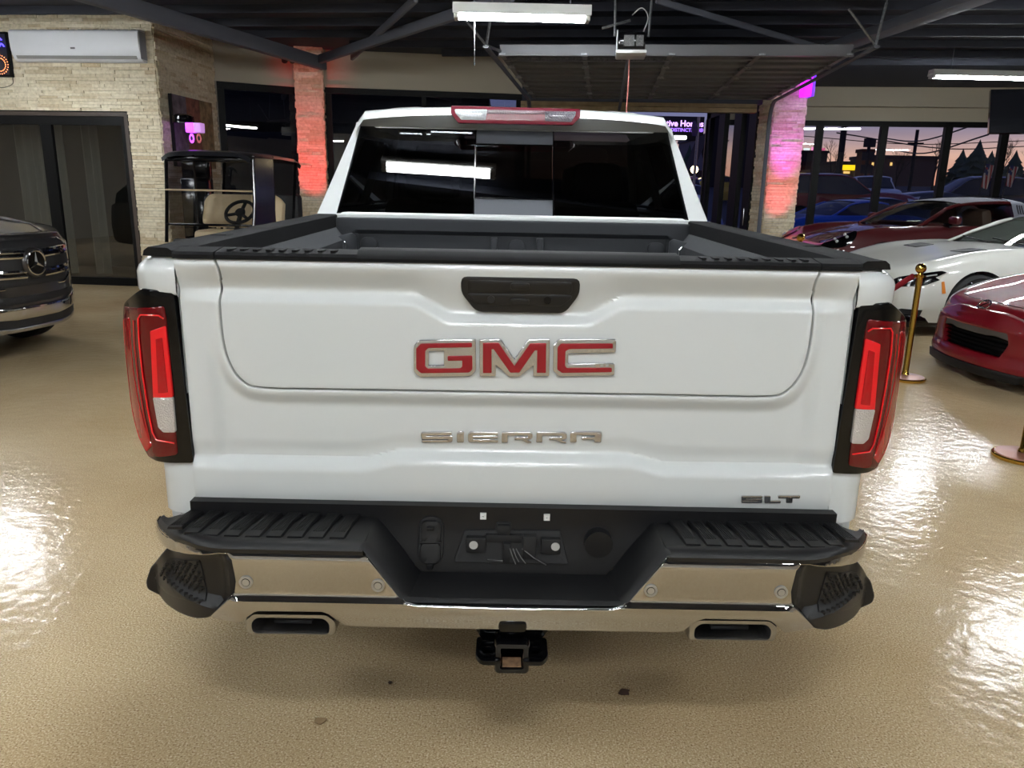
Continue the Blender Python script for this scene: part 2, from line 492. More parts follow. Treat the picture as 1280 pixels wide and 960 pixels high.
sier = [
 [(142,602),(298,602),(298,616),(162,616),(162,624),(302,624),(302,650),(296,656),(142,656),(140,646),(282,646),(282,638),(140,638),(138,608)],   # S
 [(330,610),(338,602),(364,602),(362,658),(330,658)],                                                                                             # I
 [(400,604),(546,608),(546,620),(412,618),(412,626),(546,628),(546,638),(412,636),(412,646),(546,650),(546,660),(396,658),(390,648),(390,616)],   # E
 [(572,608),(722,610),(732,618),(732,638),(722,646),(700,648),(728,666),(706,666),(676,650),(640,648),(640,638),(712,638),(712,624),(598,622),(598,662),(570,662)],   # R
 [(758,610),(906,614),(916,622),(916,642),(906,650),(884,652),(914,670),(892,668),(862,654),(826,652),(826,642),(896,642),(896,628),(784,626),(784,664),(756,664)],   # R
 [(946,612),(1092,614),(1102,622),(1100,668),(1068,668),(1068,652),(1000,652),(1000,642),(1070,642),(1070,628),(968,626),(968,666),(938,666),(938,620)],    # A
]
plate(sier, 'model_nameplate', M_['badgechrome'], E8)
def ESL(u, v):                              # 320x270 crop at (820,560) seen at 1138 wide
    k = 320/1138; p = at(820+u*k, 560+v*k, 0); return (p.x, p.z+.004)
slt = [
 [(376,214),(464,214),(464,222),(392,222),(392,226),(464,226),(464,242),(376,242),(376,234),(448,234),(448,232),(376,232)],
 [(478,214),(500,214),(500,236),(546,236),(546,243),(478,243)],
 [(538,213),(632,213),(630,221),(598,221),(598,243),(574,243),(574,221),(538,221)],
]
plate(slt, 'trim_nameplate', M_['chrome'], ESL, .005, .001)

# ---- bed sides, one a side
def bedside(s):
    b_ = B()
    plan = [(.858,.002),(.900,.004),(.935,.014),(.965,.038),(.986,.075),(.995,.12),(.998,.2),(.998,.40)]
    rows = [(1.298,-.012,.012),(1.302,-.003,.003),(1.308,0,0),(1.352,.0,0),(1.368,-.006,.002),(1.385,-.022,.010),(1.398,-.042,.022),(1.406,-.060,.034)]
    rings = []
    for z, dx, dy in rows:
        rings.append([(s*max(.858, x+dx*min(1, (x-.858)/.08)), y+dy*(1 if y < .3 else 1), z) for x, y in plan])
    loft(b_, rings)
    quad(b_, *[(s*p[0], p[1], p[2]) for p in ((.858,.014,1.298),(.986,.09,1.298),(.986,.4,1.298),(.858,.4,1.298))])
    plan2 = [(.858,.012),(.895,.015),(.930,.028),(.952,.05),(.964,.08),(.970,.12),(.974,.3)]
    rows2 = [(.70,-.012,.012),(.705,0,0),(.80,0,0),(.838,0,0),(.850,-.004,.004),(.856,-.014,.014),(.858,-.05,.04)]
    loft(b_, [[(s*max(.858, x+dx*min(1, (x-.858)/.05)), y+dy, z) for x, y in plan2] for z, dx, dy in rows2])
    # lower return of the body above the step pad
    loft(b_, [[(s*x, y, z) for x, y in ((.835,.02),(.875,.022),(.92,.05),(.95,.12))] for z in (.655,.705)])
    quad(b_, (s*.858,.014,.70), (s*.858,.1,.70), (s*.858,.1,1.3), (s*.858,.014,1.3))
    quad(b_, (s*.856,.004,1.296), (s*.856,.08,1.296), (s*.856,.08,1.396), (s*.856,.012,1.396))
    # side skin with the wheel arch
    arch = [(1.08+.50*math.cos(R(a)), .40+.50*math.sin(R(a))) for a in range(160, 15, -8)]
    out = [(.13,.60),(.13,1.298),(.26,1.298),(.26,1.40),(1.86,1.425),(1.86,.50),(1.60,.50)]+arch[::-1]+[(.60,.58)]
    def ff(u, v):
        w = .998-.05*sst(1.36,1.43,v)-.02*sst(1.3,.55,v)+.022*math.exp(-((math.hypot(u-1.08, v-.40)-.52)/.09)**2)
        return w
    panel(b_, out, M=lambda u, v, d: (s*d, u, v), f=ff, du=.04, bev=0, thick=-.03)
    quad(b_, (s*.862, .03, 1.385), (s*.945, .03, 1.385), (s*.945, 1.86, 1.405), (s*.862, 1.86, 1.405))
    o = obj('bed_side', b_, M_['white'], truck)
    b_ = B()                                # black rail cap: top, inner lip
    sec = [(.846,1.355),(.842,1.36),(.842,1.416),(.850,1.421),(.93,1.421),(.948,1.412),(.950,1.400),(.90,1.396),(.856,1.396)]
    rings = []
    for y, dz in ((.085,-.004),(.2,0),(1.0,.012),(1.835,.024)):
        rings.append([(s*x, y, z+dz) for x, z in sec])
    loft(b_, rings, closed=True, cap=True)
    sec2 = [(.858,1.396),(.858,1.412),(.868,1.418),(.925,1.418),(.945,1.408),(.952,1.394)]
    loft(b_, [[(s*x, y+max(0,(x-.90))*.9, z) for x, z in sec2] for y in (-.004, .05, .09)], closed=True, cap=True)
    for yy, ln in ((.45,.07),(1.25,.07)):   # stake pocket covers
        box(b_, (s*.895, yy, 1.424), (.05, ln, .006), .003)
    obj('rail_cap', b_, M_['blackt'], truck)
    b_ = B()                                # inner wall of the bed, wheel hump
    quad(b_, (s*.846,.06,1.37), (s*.846,1.82,1.39), (s*.80,1.82,1.33), (s*.80,.06,1.31))
    quad(b_, (s*.80,.06,1.31), (s*.80,1.82,1.33), (s*.80,1.82,.88), (s*.80,.06,.88))
    box2(b_, (s*.56,.66,.88), (s*.80,1.50,1.12), .06)
    for yy in (.35,.6,1.55): box(b_, (s*.80,yy,1.1), (.02,.05,.4), .008)
    obj('bed_wall', b_, M_['liner'], truck)
    b_ = B()                                # front corner tie-down plate
    M = lambda u, v, d: (s*(.80-u*.8), 1.72+u*.6+d, v)
    panel(b_, round_poly([(0,1.20),(0,1.345),(.08,1.36),(.10,1.345),(.10,1.20)], .006), M=lambda u, v, d: (s*(.825-u*.75), 1.70+u*.9+d-.0, v), bev=.002, thick=.012, du=.03)
    plate_ = obj('tie_down_plate', b_, P('grey steel plate', (78,80,84), .45, .4), truck)
    b_ = B()
    tube(b_, [(s*.79,1.715,1.325),(s*.778,1.70,1.315),(s*.778,1.70,1.285),(s*.79,1.715,1.272)], .005)
    obj('tie_down_loop', b_, M_['satin'], plate_)
for s in (-1, 1): bedside(s)
bm = B(); box2(bm, (-.80,.05,.85), (.80,1.82,.885))
for k in range(11): box(bm, (-.7+.14*k, .94, .888), (.06,1.7,.014), .005)
obj('bed_floor', bm, M_['liner'], truck)
bm = B()                                    # bulkhead with its long pressed recess
def fb(x, z):
    a = abs(x)
    r = sst(.765,.745,a)*sst(1.205,1.222,z)*sst(1.372,1.358,z)
    return .028*r
panel(bm, [(-.84,.88),(-.84,1.425),(.84,1.425),(.84,.88)], M=lambda u, v, d: (u, 1.80+d, v), f=fb, du=.02, dv=.01, bev=.006, thick=.05)
for x in (-.69, .02, .69): panel(bm, rrect(x-.036,1.283,x+.036,1.335,.024), M=lambda u, v, d: (u, 1.80+d, v), f=lambda u, v: .010, du=.03, bev=.006, thick=.03)
for x in (-.09, .13): box2(bm, (x-.017,1.806,1.255), (x+.017,1.84,1.35), .006)
obj('bulkhead', bm, M_['liner'], truck)

# ---- tail lights
TLo = [(214.5,365),(178,362.5),(154,382),(151,400),(150.5,425),(153,455),(158,490),(166,525),(176,553),(186,570),(195,575),(240,577.5)]
def ty(x):
    a = abs(x); t = max(0, (a-.90)/.14); return .004+.10*t*t
def TLp(px, py):
    y = .0
    for _ in range(5):
        v = at(px, py, y); y = ty(v.x)
    return (-v.x, v.z)
def tail_light(s):
    def pan(pts, d, bev, th, mat, name, parent, r=.004, fine=.015):
        b_ = B(); p = [TLp(*q) for q in pts]
        panel(b_, [(s*x, z) for x, z in round_poly(p, r)], f=lambda x, z: ty(x)-d, du=fine, bev=bev, thick=th)
        return obj(name, b_, mat, parent)
    h = pan(TLo, .0, .004, .16, M_['gloss'], 'tail_light', truck, .006)
    lens = pan([(204,384),(155,384.5),(152,402),(151.5,425),(154,455),(159,490),(167,525),(177,552),(187,569),(221,567),(207,399)], .004, .003, .02, M_['redl'], 'lens', h, .004)
    pan([(153,400),(162,398),(163,425),(166,460),(172,495),(181,530),(190,556),(184,563),(175,548),(165,520),(157,487),(153.5,455),(152,425)], .006, .003, .01, M_['redm'], 'outer_lens', h, .003)
    pan([(190,414),(207.5,408),(216.5,495),(193.6,495.5)], .008, .002, .01, M_['redb'], 'brake_lens', h, .002)
    pan([(197,424),(204,422),(211,489),(200,490)], .010, .001, .01, M_['redm'], 'brake_inset', h, .001)
    pan([(193.5,496.5),(216.5,496.5),(220,538.6),(206,538.6),(200,532.6)], .009, .002, .01, M_['clear'], 'reverse_lens', h, .003)
    def strip(pts, w):
        b_ = B(); q = [TLp(*p) for p in pts]
        ps = [(s*x, ty(x)-.007, z) for x, z in q]
        tube(b_, ps, w, 6); return b_
    b1 = strip([(206,398),(200,394),(177,393),(174,398),(175,425),(179,463),(186,510),(192,540),(197,549),(219,553)], .0022)
    obj('light_guide', b1, M_['redb'], h)
    b1 = strip([(168,400),(169,430),(174,475),(181,518),(188,548)], .0016)
    obj('light_guide', b1, M_['redm'], h)
    return h
for s in (-1, 1): tail_light(s)

# ---- bumper
def yb0(x):
    a = abs(x); return -.213+.235*max(0, (a-.70)/.275)**2.1
def Sb(px, py, dy=0):
    y = -.2
    for _ in range(14):
        v = at(px, py, y); y = lerp(y, min(.06, yb0(v.x))+dy, .5)
    return (-v.x, v.z-.004)
Zb = lambda py: at(640, py, -.21).z
chrome_half = [(0, Zb(757)), Sb(520,753), Sb(506,750), Sb(494,741), Sb(455,694), Sb(446,689), Sb(437,687.5), Sb(330,687), Sb(262,685.5), Sb(237,683), Sb(220,677), Sb(203,667.5), Sb(188.5,655),
    Sb(188.5,672), Sb(203,685), Sb(222,691), Sb(240,693.5), Sb(270,693.5), Sb(281,694), Sb(287.5,700), Sb(293,727), Sb(291.5,741), Sb(262,771), Sb(258,774), Sb(299,779), Sb(306,771), Sb(318,762), Sb(323,760.5), Sb(402,761), Sb(410,764), Sb(428,780), Sb(436,782), (0, Zb(786.5))]
zcr = at(350,745,-.2).z
def chf(x, z):
    h = .013*sst(zcr+.006, zcr-.006, z)
    a = abs(x)
    h *= sst(.74,.66,a)
    h -= .012*sst(zcr-.02, .50, z)
    h -= .014*sst(.675,.712,z)**2
    return yb0(x)-h
bumper_bm = B()
half = chrome_half
poly = [(-x, z) for x, z in half]+[(x, z) for x, z in half[::-1] if x > 1e-6]
panel(bumper_bm, offset(poly, -.003), f=chf, du=.014, dv=.007, bev=.004, thick=.03, steps=3)
bumper = obj('rear_bumper', bumper_bm, M_['chrome'], truck)
ztop = Sb(330,687)[1]
# black top moulding: front lip, tread pads and the sunken middle step
xe = [-.985,-.975,-.96,-.93,-.90,-.86,-.82,-.78,-.74,-.70,-.60,-.50,-.42,-.372]
for s in (-1, 1):
    bm = B(); rings = []
    for x in xe:
        yf = yb0(x); zt = lerp(ztop, Sb(190,655)[1], max(0, (abs(x)-.82)/.16)) if abs(x) > .82 else ztop
        back = max(yf+.05, .06)
        rings.append([(-s*x, yf+.004, zt-.012), (-s*x, yf-.001, zt+.001), (-s*x, yf+.006, zt+.012), (-s*x, yf+.022, zt+.018), (-s*x, min(yf+.045, back), zt+.014), (-s*x, back, zt+.006)])
    loft(bm, rings)
    obj('step_moulding', bm, M_['blackp'], bumper)
for s in (-1, 1):                           # slanted chevron treads on the pads
    bm = B()
    for k in range(9):
        x = .405+.052*k
        for (a, b2) in ((0, .5), (.5, 1)):
            y0 = yb0(x)+.038; y1 = -.012
            sh = .026
            def q(u, t, zz): return (s*(x+u+sh*(1-t)*(1 if t >= .5 else 1)-(.008 if t < .5 else 0)), lerp(y0, y1, t), zz)
            zz = ztop+.012; w = .040
            hexa(bm, [q(0,a,zz), q(w,a,zz), q(w,b2,zz), q(0,b2,zz), q(.003,a,zz+.007), q(w-.003,a,zz+.007), q(w-.003,b2,zz+.007), q(.003,b2,zz+.007)])
        for j in range(5):                  # fine ribs on each tread
            xx = x+.010+.006*j
            if yb0(x) < -.12: box(bm, (s*(xx+.008), (yb0(x)-.012)/2+.02, ztop+.0195), (.002, .10, .002), 0, rot=Matrix.Rotation(s*R(9), 4, 'Z'))
    obj('step_tread', bm, M_['blackp'], bumper)
# sunken centre: back wall, slanted cheeks, floor with a rounded lip
bm = B()
zl_ = at(600,749,-.2).z
lipo = [(-.382, ztop+.012), (-.372, ztop+.008), (-.286, zl_+.012), (-.270, zl_), (.270, zl_), (.286, zl_+.012), (.372, ztop+.008), (.382, ztop+.012)]
back = [(-.375, ztop+.010), (-.362, ztop+.004), (-.262, zl_+.022), (-.246, zl_+.004), (.246, zl_+.004), (.262, zl_+.022), (.362, ztop+.004), (.375, ztop+.010)]
r0 = [(x*1.0, yb0(x)+.006, z-.010) for x, z in lipo]
r1 = [(x*.995, yb0(x)-.004, z-.002) for x, z in lipo]
r2 = [(x*.985, yb0(x)+.006, z+.006) for x, z in lipo]
r3 = [(x*.962, yb0(x)+.020, z+.006) for x, z in lipo]
r4 = [(x, -.072+(.06 if abs(x) > .3 else 0), z) for x, z in back]
loft(bm, [r0, r1, r2, r3, r4])
obj('center_step', bm, M_['blackp'], bumper)
bm = B()                                    # plate pocket wall behind it
v_ = lambda x, z: (x, lerp(-.030, -.064, max(0, min(1, (.705-z)/.12))), z)
pl = [(-.86,.755),(-.86,.700),(-.375,.700),(-.262,zl_+.016),(-.246,zl_-.004),(.246,zl_-.004),(.262,zl_+.016),(.375,.700),(.86,.700),(.86,.755)]
panel(bm, pl, f=lambda x, z: v_(x, z)[1]-.001, du=.03, bev=0, thick=.03)
quad(bm, (-.86,-.02,.718), (.86,-.02,.718), (.86,.05,.722), (-.86,.05,.722))
pocket = obj('plate_pocket', bm, P('smooth black plastic', (17,17,19), .42, spec=.3), bumper)
PY = lambda z: v_(0, z)[1]-.002
bm = B()                                    # connector, oval
cx, cz = -.222, .664
panel(bm, rrect(cx-.030, cz-.060, cx+.030, cz+.060, .028, 6), f=lambda x, z: PY(z)-.006, du=.02, bev=.004, thick=.015)
panel(bm, rrect(cx-.024, cz+.002, cx+.024, cz+.052, .012, 4), f=lambda x, z: PY(z)-.020, du=.02, bev=.003, thick=.02)
panel(bm, rrect(cx-.024, cz-.052, cx+.024, cz-.004, .012, 4), f=lambda x, z: PY(z)-.017, du=.02, bev=.003, thick=.02)
box(bm, (cx, PY(cz-.06)-.012, cz-.060), (.016,.02,.016), .003); box(bm, (cx, PY(cz+.03)-.024, cz+.040), (.02,.012,.008), .002)
cyl(bm, (cx-.028, PY(cz)-.016, cz), (cx+.028, PY(cz)-.016, cz), .004)
obj('trailer_socket', bm, M_['blackp'], bumper)
bm = B()                                    # round cover of the spare wheel lock
lathe(bm, [(.037,.020),(.037,-.018),(.034,-.022),(.021,-.022),(.020,-.019),(.019,-.022),(0,-.023)], 32, Matrix.Translation((.223, PY(.668)-.002, .668)) @ Matrix.Rotation(R(-90), 4, 'X') @ Matrix.Diagonal((1,1,-1,1)))
obj('lock_cover', bm, M_['blackp'], bumper)
bm = B()                                    # number plate bracket and wiring
panel(bm, round_poly([(-.158,.612),(-.132,.690),(-.052,.692),(-.048,.712),(-.012,.714),(-.010,.692),(.120,.694),(.142,.612)], .004), f=lambda x, z: PY(z)-.006, du=.03, bev=.002, thick=.02)
box2(bm, (-.128,PY(.65)-.020,.640), (-.075,PY(.65),.682), .003); box2(bm, (.070,PY(.65)-.020,.640), (.122,PY(.65),.682), .003)
box2(bm, (-.076,PY(.67)-.012,.664), (.018,PY(.67),.686), .002); box2(bm, (-.046,PY(.69)-.016,.686), (-.012,PY(.69),.712), .002)
box2(bm, (.022,PY(.65)-.024,.628), (.058,PY(.65),.690), .003); box2(bm, (-.030,PY(.64)-.018,.612), (-.010,PY(.64),.668), .003)
obj('plate_bracket', bm, M_['matte'], bumper)
bm = B()
for k, (x0, x1, z0) in enumerate(((-.004,.012,.622),(.004,.03,.618),(-.07,-.03,.624),(.02,.085,.615),(-.012,.004,.616))):
    tube(bm, [(x0,PY(.65)-.020,.655 if k != 2 else z0-.002),((x0+x1)/2,PY(.63)-.028,(.655+z0)/2 if k != 2 else z0+.004),(x1,PY(z0)-.022,z0)], .0015, 5)
obj('wiring', bm, P('grey cable', (92,92,92), .6), bumper)
for x, z in ((-.108,.663),(.108,.663)):
    bm = B(); lathe(bm, [(.0115,0),(.0115,-.008),(.007,-.009),(.007,-.014),(0,-.014)], 16, Matrix.Translation((x, PY(z)-.026, z)) @ Matrix.Rotation(R(-90), 4, 'X') @ Matrix.Diagonal((1,1,-1,1)))
    obj('bolt', bm, P('zinc', (205,206,205), .35, .4), bumper)
for x, z in ((-.0845,.731),(.0845,.731)):
    bm = B(); panel(bm, [(x-.0075,z-.008),(x-.0075,z+.008),(x+.0075,z+.008),(x+.0075,z-.008)], f=lambda u, v: -.038, bev=.001, thick=.008, holes=[[(x-.0022,z-.002),(x+.0022,z-.002),(x+.0022,z+.002),(x-.0022,z+.002)]], grid=False)
    obj('nut_clip', bm, P('white nylon', (225,225,222), .5), bumper)
for px, py in ((471,730.5),(306,727)):
    for s in (-1, 1):
        x, z = Sb(px, py); y = chf(x, z); nx = (yb0(x+.01)-yb0(x-.01))/.02
        bm = B(); m = Mdir((s*x, y-.001, z), (-s*nx*-1*-1, -1, 0))
        lathe(bm, [(.0165,-.004),(.0165,.003),(.0145,.004),(.0115,.0035),(.0105,.0015),(.0095,.0015),(.009,.003),(0,.003)], 28, m)
        bm.faces.ensure_lookup_table()
        for f in bm.faces:
            if any(abs(math.hypot(*((m.inverted() @ v.co).xy))-.0095) < .0003 for v in f.verts): f.material_index = 1
        obj('parking_sensor', bm, [P('silver sensor', (205,203,198), .28, .75), M_['matte']], bumper)
# corner steps
def yp(x): return -.205+.185*min(1.15, max(0, (abs(x)-.69)/.27))**2
def Sp(px, py):
    y = -.2
    for _ in range(14):
        v = at(px, py, y); y = lerp(y, yp(v.x), .5)
    return (-v.x, v.z-.004)
pod = [Sp(*q) for q in ((206,692),(224,696),(242,699),(270,699),(280,699),(286,704),(290.5,727),(289.5,740),(268,762),(256,771),(243,772),(215,762),(196,747),(184.5,737),(183,730),(188,714))]
def podf(x, z):
    return yp(x)+.004+.026*sst(.005,.03,z-.53)*sst(.71,.66,z)*sst(.94,.90,abs(x))*sst(.705,.735,abs(x))
for s in (-1, 1):
    bm = B(); panel(bm, [(s*x, z) for x, z in round_poly(pod, .006)], f=podf, du=.012, bev=.008, thick=.06, steps=3)
    podo = obj('corner_step', bm, M_['blackp'], bumper)
    bm = B()
    tp = [Sp(192,724), Sp(205,704), Sp(242,707), Sp(253,754), Sp(226,749), Sp(196,734)]
    def inside(x, z):
        c = False
        for i in range(len(tp)):
            (x1, z1), (x2, z2) = tp[i-1], tp[i]
            if (z1 > z) != (z2 > z) and x < (x2-x1)*(z-z1)/(z2-z1)+x1: c = not c
        return c
    panel(bm, [(s*x, z) for x, z in tp], f=lambda x, z: podf(x, z)-.003, du=.012, bev=.002, thick=.01)
    for i in range(13):
        for j in range(13):
            x = .74+.0175*i+(.008 if j % 2 else 0); z = .545+.0135*j
            if inside(x, z):
                box(bm, (s*x, podf(x, z)-.003, z), (.011,.007,.004), .001); box(bm, (s*(x+.004), podf(x, z)-.003, z-.004), (.004,.007,.009), .001)
    obj('step_grip', bm, M_['blackp'], bumper)
bumper.rotation_euler = (0, R(.28), 0)
# exhaust tips
def exhaust(s):
    b_ = B()
    o1 = [(.672,.463),(.678,.485),(.678,.508),(.655,.527),(.470,.527),(.446,.508),(.446,.485),(.452,.463)]
    i1 = [(.655,.472),(.658,.488),(.656,.500),(.645,.511),(.480,.511),(.468,.500),(.466,.488),(.469,.472)]
    o1 = round_poly(o1, .008); i1 = round_poly(i1, .008)
    loft(b_, [[(s*x, y, z) for x, z in r] for r, y in ((offset(o1,-.004),.05),(o1,-.10),(o1,-.178),(offset(o1,-.004),-.188),(offset(i1,.003),-.188),(i1,-.180),(i1,.04))], closed=True)
    o = obj('exhaust_tip', b_, M_['satin'], truck)
    b_ = B(); panel(b_, [(s*x, z) for x, z in i1], f=lambda x, z: .0, bev=0, thick=.01); box2(b_, (s*.62,-.14,.466), (s*.52,-.02,.480), .004)
    obj('pipe_baffle', b_, M_['matte'], o)
for s in (-1, 1): exhaust(s)
# tow hitch
bm = B()
def sq(c, h, r): return rrect(c[0]-h, c[1]-h, c[0]+h, c[1]+h, r)
cz = .425
loft(bm, [[(x, y, z) for x, z in sq((0,cz), h, r)] for h, r, y in ((.034,.008,.35),(.034,.008,-.16),(.044,.010,-.165),(.044,.010,-.212),(.041,.009,-.218),(.030,.004,-.218),(.0275,.003,-.214),(.0275,.003,.30))], closed=True)
hitch = obj('tow_hitch', bm, M_['gloss'], truck)
bm = B()                                    # side gusset plate with two round holes and the chain loops
g = [(-.125,.508),(.125,.508),(.078,.425),(.03,.42),(-.03,.42),(-.078,.425)]
panel(bm, g, f=lambda x, z: -.13, du=.03, bev=.001, thick=.01, holes=[circ(-.062,.478,.016), circ(.062,.478,.016)])
for s in (-1, 1):
    panel(bm, [(s*x, z) for x, z in round_poly([(.030,-.225),(.030,-.12),(.090,-.12),(.090,-.20),(.075,-.225)], .01)], M=lambda u, v, d: (u, v, .425-d), bev=.003, thick=.012, du=.03, holes=[circ(s*.062,-.178,.018)], back=True)
obj('chain_plate', bm, M_['gloss'], hitch)
bm = B(); box2(bm, (-.036,-.225,.502), (.036,-.10,.535), .010); box2(bm, (-.034,-.17,.455), (.034,-.12,.51), .006)
obj('hitch_bracket', bm, M_['gloss'], hitch)
bm = B(); panel(bm, [(-.024,cz-.027),(.024,cz-.027),(.024,cz+.0),(-.024,cz+.0)], M=lambda u, v, d: (u, -.213+(v-(cz-.027))*1.5, cz-.0265+d), bev=0, thick=.002, du=.02)
obj('receiver_label', bm, P('worn tan label', (176,140,104), .6, var=(60,(120,92,70))), hitch)

# ---- cab
cab_bm = B()
def sec(y, xb, zb, xs, zs, xr, zr, crown=.03):
    pts = [(xb, zb), (xs, zs-.25), (xs, zs), (lerp(xs,xr,.5)+.012, lerp(zs,zr,.5)), (xr+.02, zr-.05), (xr-.03, zr-.005), (xr*.6, zr+crown*.8), (0, zr+crown)]
    return [(x, y, z) for x, z in pts]+[(-x, y, z) for x, z in pts[::-1][1:]]
# lower body: floor to belt line
for s in (-1, 1):
    out = [(1.90,.52),(1.90,1.43),(4.30,1.42),(4.30,.52)]
    panel(cab_bm, out, M=lambda u, v, d: (s*d, u, v), f=lambda u, v: .985-.03*sst(1.2,1.43,v)-.03*sst(.75,.5,v), du=.12, bev=0, thick=-.03)
quad(cab_bm, (-.97,1.93,.5), (.97,1.93,.5), (.97,1.93,1.44), (-.97,1.93,1.44))
yz = lambda z: 1.948+.218*(z-1.445)/.428      # slope of the back window
zA, zB = at(520,268,1.95).z-.002, 1.872
gl_half_b, gl_half_t = .872, .782
# rear face: frame of body colour round the glass
def wy(u, v, d): return (u, yz(v)+d, v)
xo = lambda z: lerp(.965, .800, (z-1.44)/(1.885-1.44))
outl = [(-xo(1.42),1.42),(-xo(1.88),1.88),(xo(1.88),1.88),(xo(1.42),1.42)]
hole = round_poly([(-gl_half_b,zA),(gl_half_b,zA),(gl_half_t,zB),(-gl_half_t,zB)], .012)
panel(cab_bm, outl, M=wy, f=lambda u, v: .03*sst(.80,1.0,abs(u)/xo(v)), du=.02, bev=.008, thick=.03, holes=[hole])
# greenhouse sides with two door windows a side
for s in (-1, 1):
    fx = lambda u, v: lerp(.962,.795,(v-1.43)/(1.90-1.43))
    out = [(yz(1.42)+.03,1.42),(yz(1.895)+.03,1.895),(3.45,1.90),(4.25,1.42)]
    w1 = round_poly([(2.22,1.47),(2.36,1.82),(3.00,1.84),(3.00,1.47)], .03); w2 = round_poly([(3.10,1.47),(3.10,1.84),(3.42,1.835),(4.02,1.47)], .03)
    panel(cab_bm, out, M=lambda u, v, d: (s*d, u, v), f=fx, du=.06, bev=0, thick=-.03, holes=[w1, w2])
cab = obj('cab', cab_bm, M_['white'], truck)
bm = B()                                    # roof with its ribs and the overhanging brow
def rz(x, y):
    a = abs(x)/.80
    z = 1.926+.052*(1-math.exp(-max(0,y-2.065)/.05))-.035*a**3+.03*sst(2.1,2.7,y)-.03*sst(2.9,3.5,y)
    for c in (-.56,-.20,.20,.56): z += .008*sst(.12,.05,abs(x-c))*sst(2.22,2.40,y)
    return z
ys = [2.065,2.07,2.08,2.10,2.13,2.18,2.24,2.30,2.36,2.42,2.5,2.7,2.9,3.1,3.3,3.5]
xs = [(-1+2*k/64) for k in range(65)]
rings = []
hw = lambda y: .815-.012*sst(2.3,2.0,y)
rings.append([(x*hw(2.1)*.975, 2.150+.03*abs(x)**4, 1.872) for x in xs])
rings.append([(x*hw(2.1)*.985, 2.074+.06*abs(x)**6, 1.916-.03*abs(x)**5) for x in xs])
for y in ys: rings.append([(x*hw(y), y+.07*abs(x)**6*sst(2.3,2.0,y), rz(x*.80, y)-.06*max(0,abs(x)-.94)/.06) for x in xs])
loft(bm, rings)
roof = obj('roof', bm, M_['white'], truck)
bm = B(); quad(bm, (-.795,3.45,1.90), (.795,3.45,1.90), (.93,4.28,1.42), (-.93,4.28,1.42))
obj('windshield', bm, M_['tint'], truck)
for s in (-1, 1):
    bm = B(); quad(bm, *[(s*(lerp(.962,.795,(v-1.43)/.47)-.012), u, v) for u, v in ((2.2,1.46),(2.36,1.83),(3.42,1.845),(4.05,1.46))])
    obj('side_window', bm, M_['tint'], truck)
# back window: two fixed panes, a sliding middle pane with grey bands
gx = lambda px: at(px, 215, 2.05).x
xa, xb_ = gx(593.5), gx(692)
we = lambda z: lerp(gl_half_b, gl_half_t, (z-zA)/(zB-zA))
def pane(pts, name, mat, d=.012, th=.004):
    b_ = B(); panel(b_, pts, M=wy, f=lambda u, v: d, bev=0, thick=th, du=.2); return obj(name, b_, mat, truck)
pane([(-we(zA),zA),(-we(zB),zB),(xa,zB),(xa,zA)], 'rear_window', M_['tint'])
pane([(xb_,zA),(xb_,zB),(we(zB),zB),(we(zA),zA)], 'rear_window', M_['tint'])
zs1, zs2 = at(643,248.5,1.97).z, at(643,180,2.13).z
pane([(xa+.006,zs1),(xa+.006,zs2),(xb_-.006,zs2),(xb_-.006,zs1)], 'sliding_window', M_['tint'], .016)
band = P('grey window band', (88,91,98), .5, bump=(500,.2))
b1 = pane([(xa+.003,zA+.002),(xa+.003,zs1),(xb_-.003,zs1),(xb_-.003,zA+.002)], 'window_band', band, .010, .01)
b1 = pane([(xa+.003,zs2),(xa+.003,zB),(xb_-.003,zB),(xb_-.003,zs2)], 'window_band', band, .010, .01)
bm = B()
for x in (xa, xb_): panel(bm, [(x-.003,zA),(x-.003,zB),(x+.003,zB),(x+.003,zA)], M=wy, f=lambda u, v: .006, bev=0, thick=.012, du=.3)
panel(bm, [(xa,zs1-.003),(xa,zs1+.003),(xb_,zs1+.003),(xb_,zs1-.003)], M=wy, f=lambda u, v: .006, bev=0, thick=.012, du=.3)
obj('window_trim', bm, M_['gloss'], truck)
bm = B()                                    # thin bright sill under the glass
panel(bm, round_poly([(-.82,1.425),(-.80,zA-.004),(.80,zA-.004),(.82,1.425)], .01), M=lambda u, v, d: (u, 1.905+d, v), bev=.006, thick=.05, du=.1)
obj('cab_sill', bm, M_['white'], truck)
# third brake light
cmy = lambda z: 2.046+(z-1.94)*.1
def C3(px, py): v = at(px, py, 2.085); return (v.x, v.z)
def cm(pts, d, th, mat, name, parent, r=.004):
    b_ = B(); panel(b_, round_poly([C3(*p) for p in pts], r), f=lambda x, z: cmy(z)-d, du=.03, bev=.003, thick=th); return obj(name, b_, mat, parent)
K = 200/1280
q = lambda u, v: (540+u*K, 110+v*K)
tb = cm([q(160,152),q(1178,178),q(1176,240),q(1120,297),q(215,280),q(160,210)], .0, .06, P('maroon lamp housing', (126,22,46), .25, 0, .8), 'third_brake_light', truck)
cm([q(190,180),q(440,182),q(428,260),q(238,255),q(196,205)], .003, .01, M_['clear2'], 'cargo_lamp', tb, .002)
cm([q(904,196),q(1142,198),q(1138,225),q(1106,274),q(906,268)], .003, .01, P('unlit cargo lens', (120,112,122), .2, .3, 1, bump=(160,.6)), 'cargo_lamp', tb, .002)
cm([q(446,184),q(898,192),q(896,214),q(446,208)], .003, .01, P('brake bar lens', (150,120,130), .2, .2, 1, bump=(200,.5)), 'brake_bar', tb, .001)
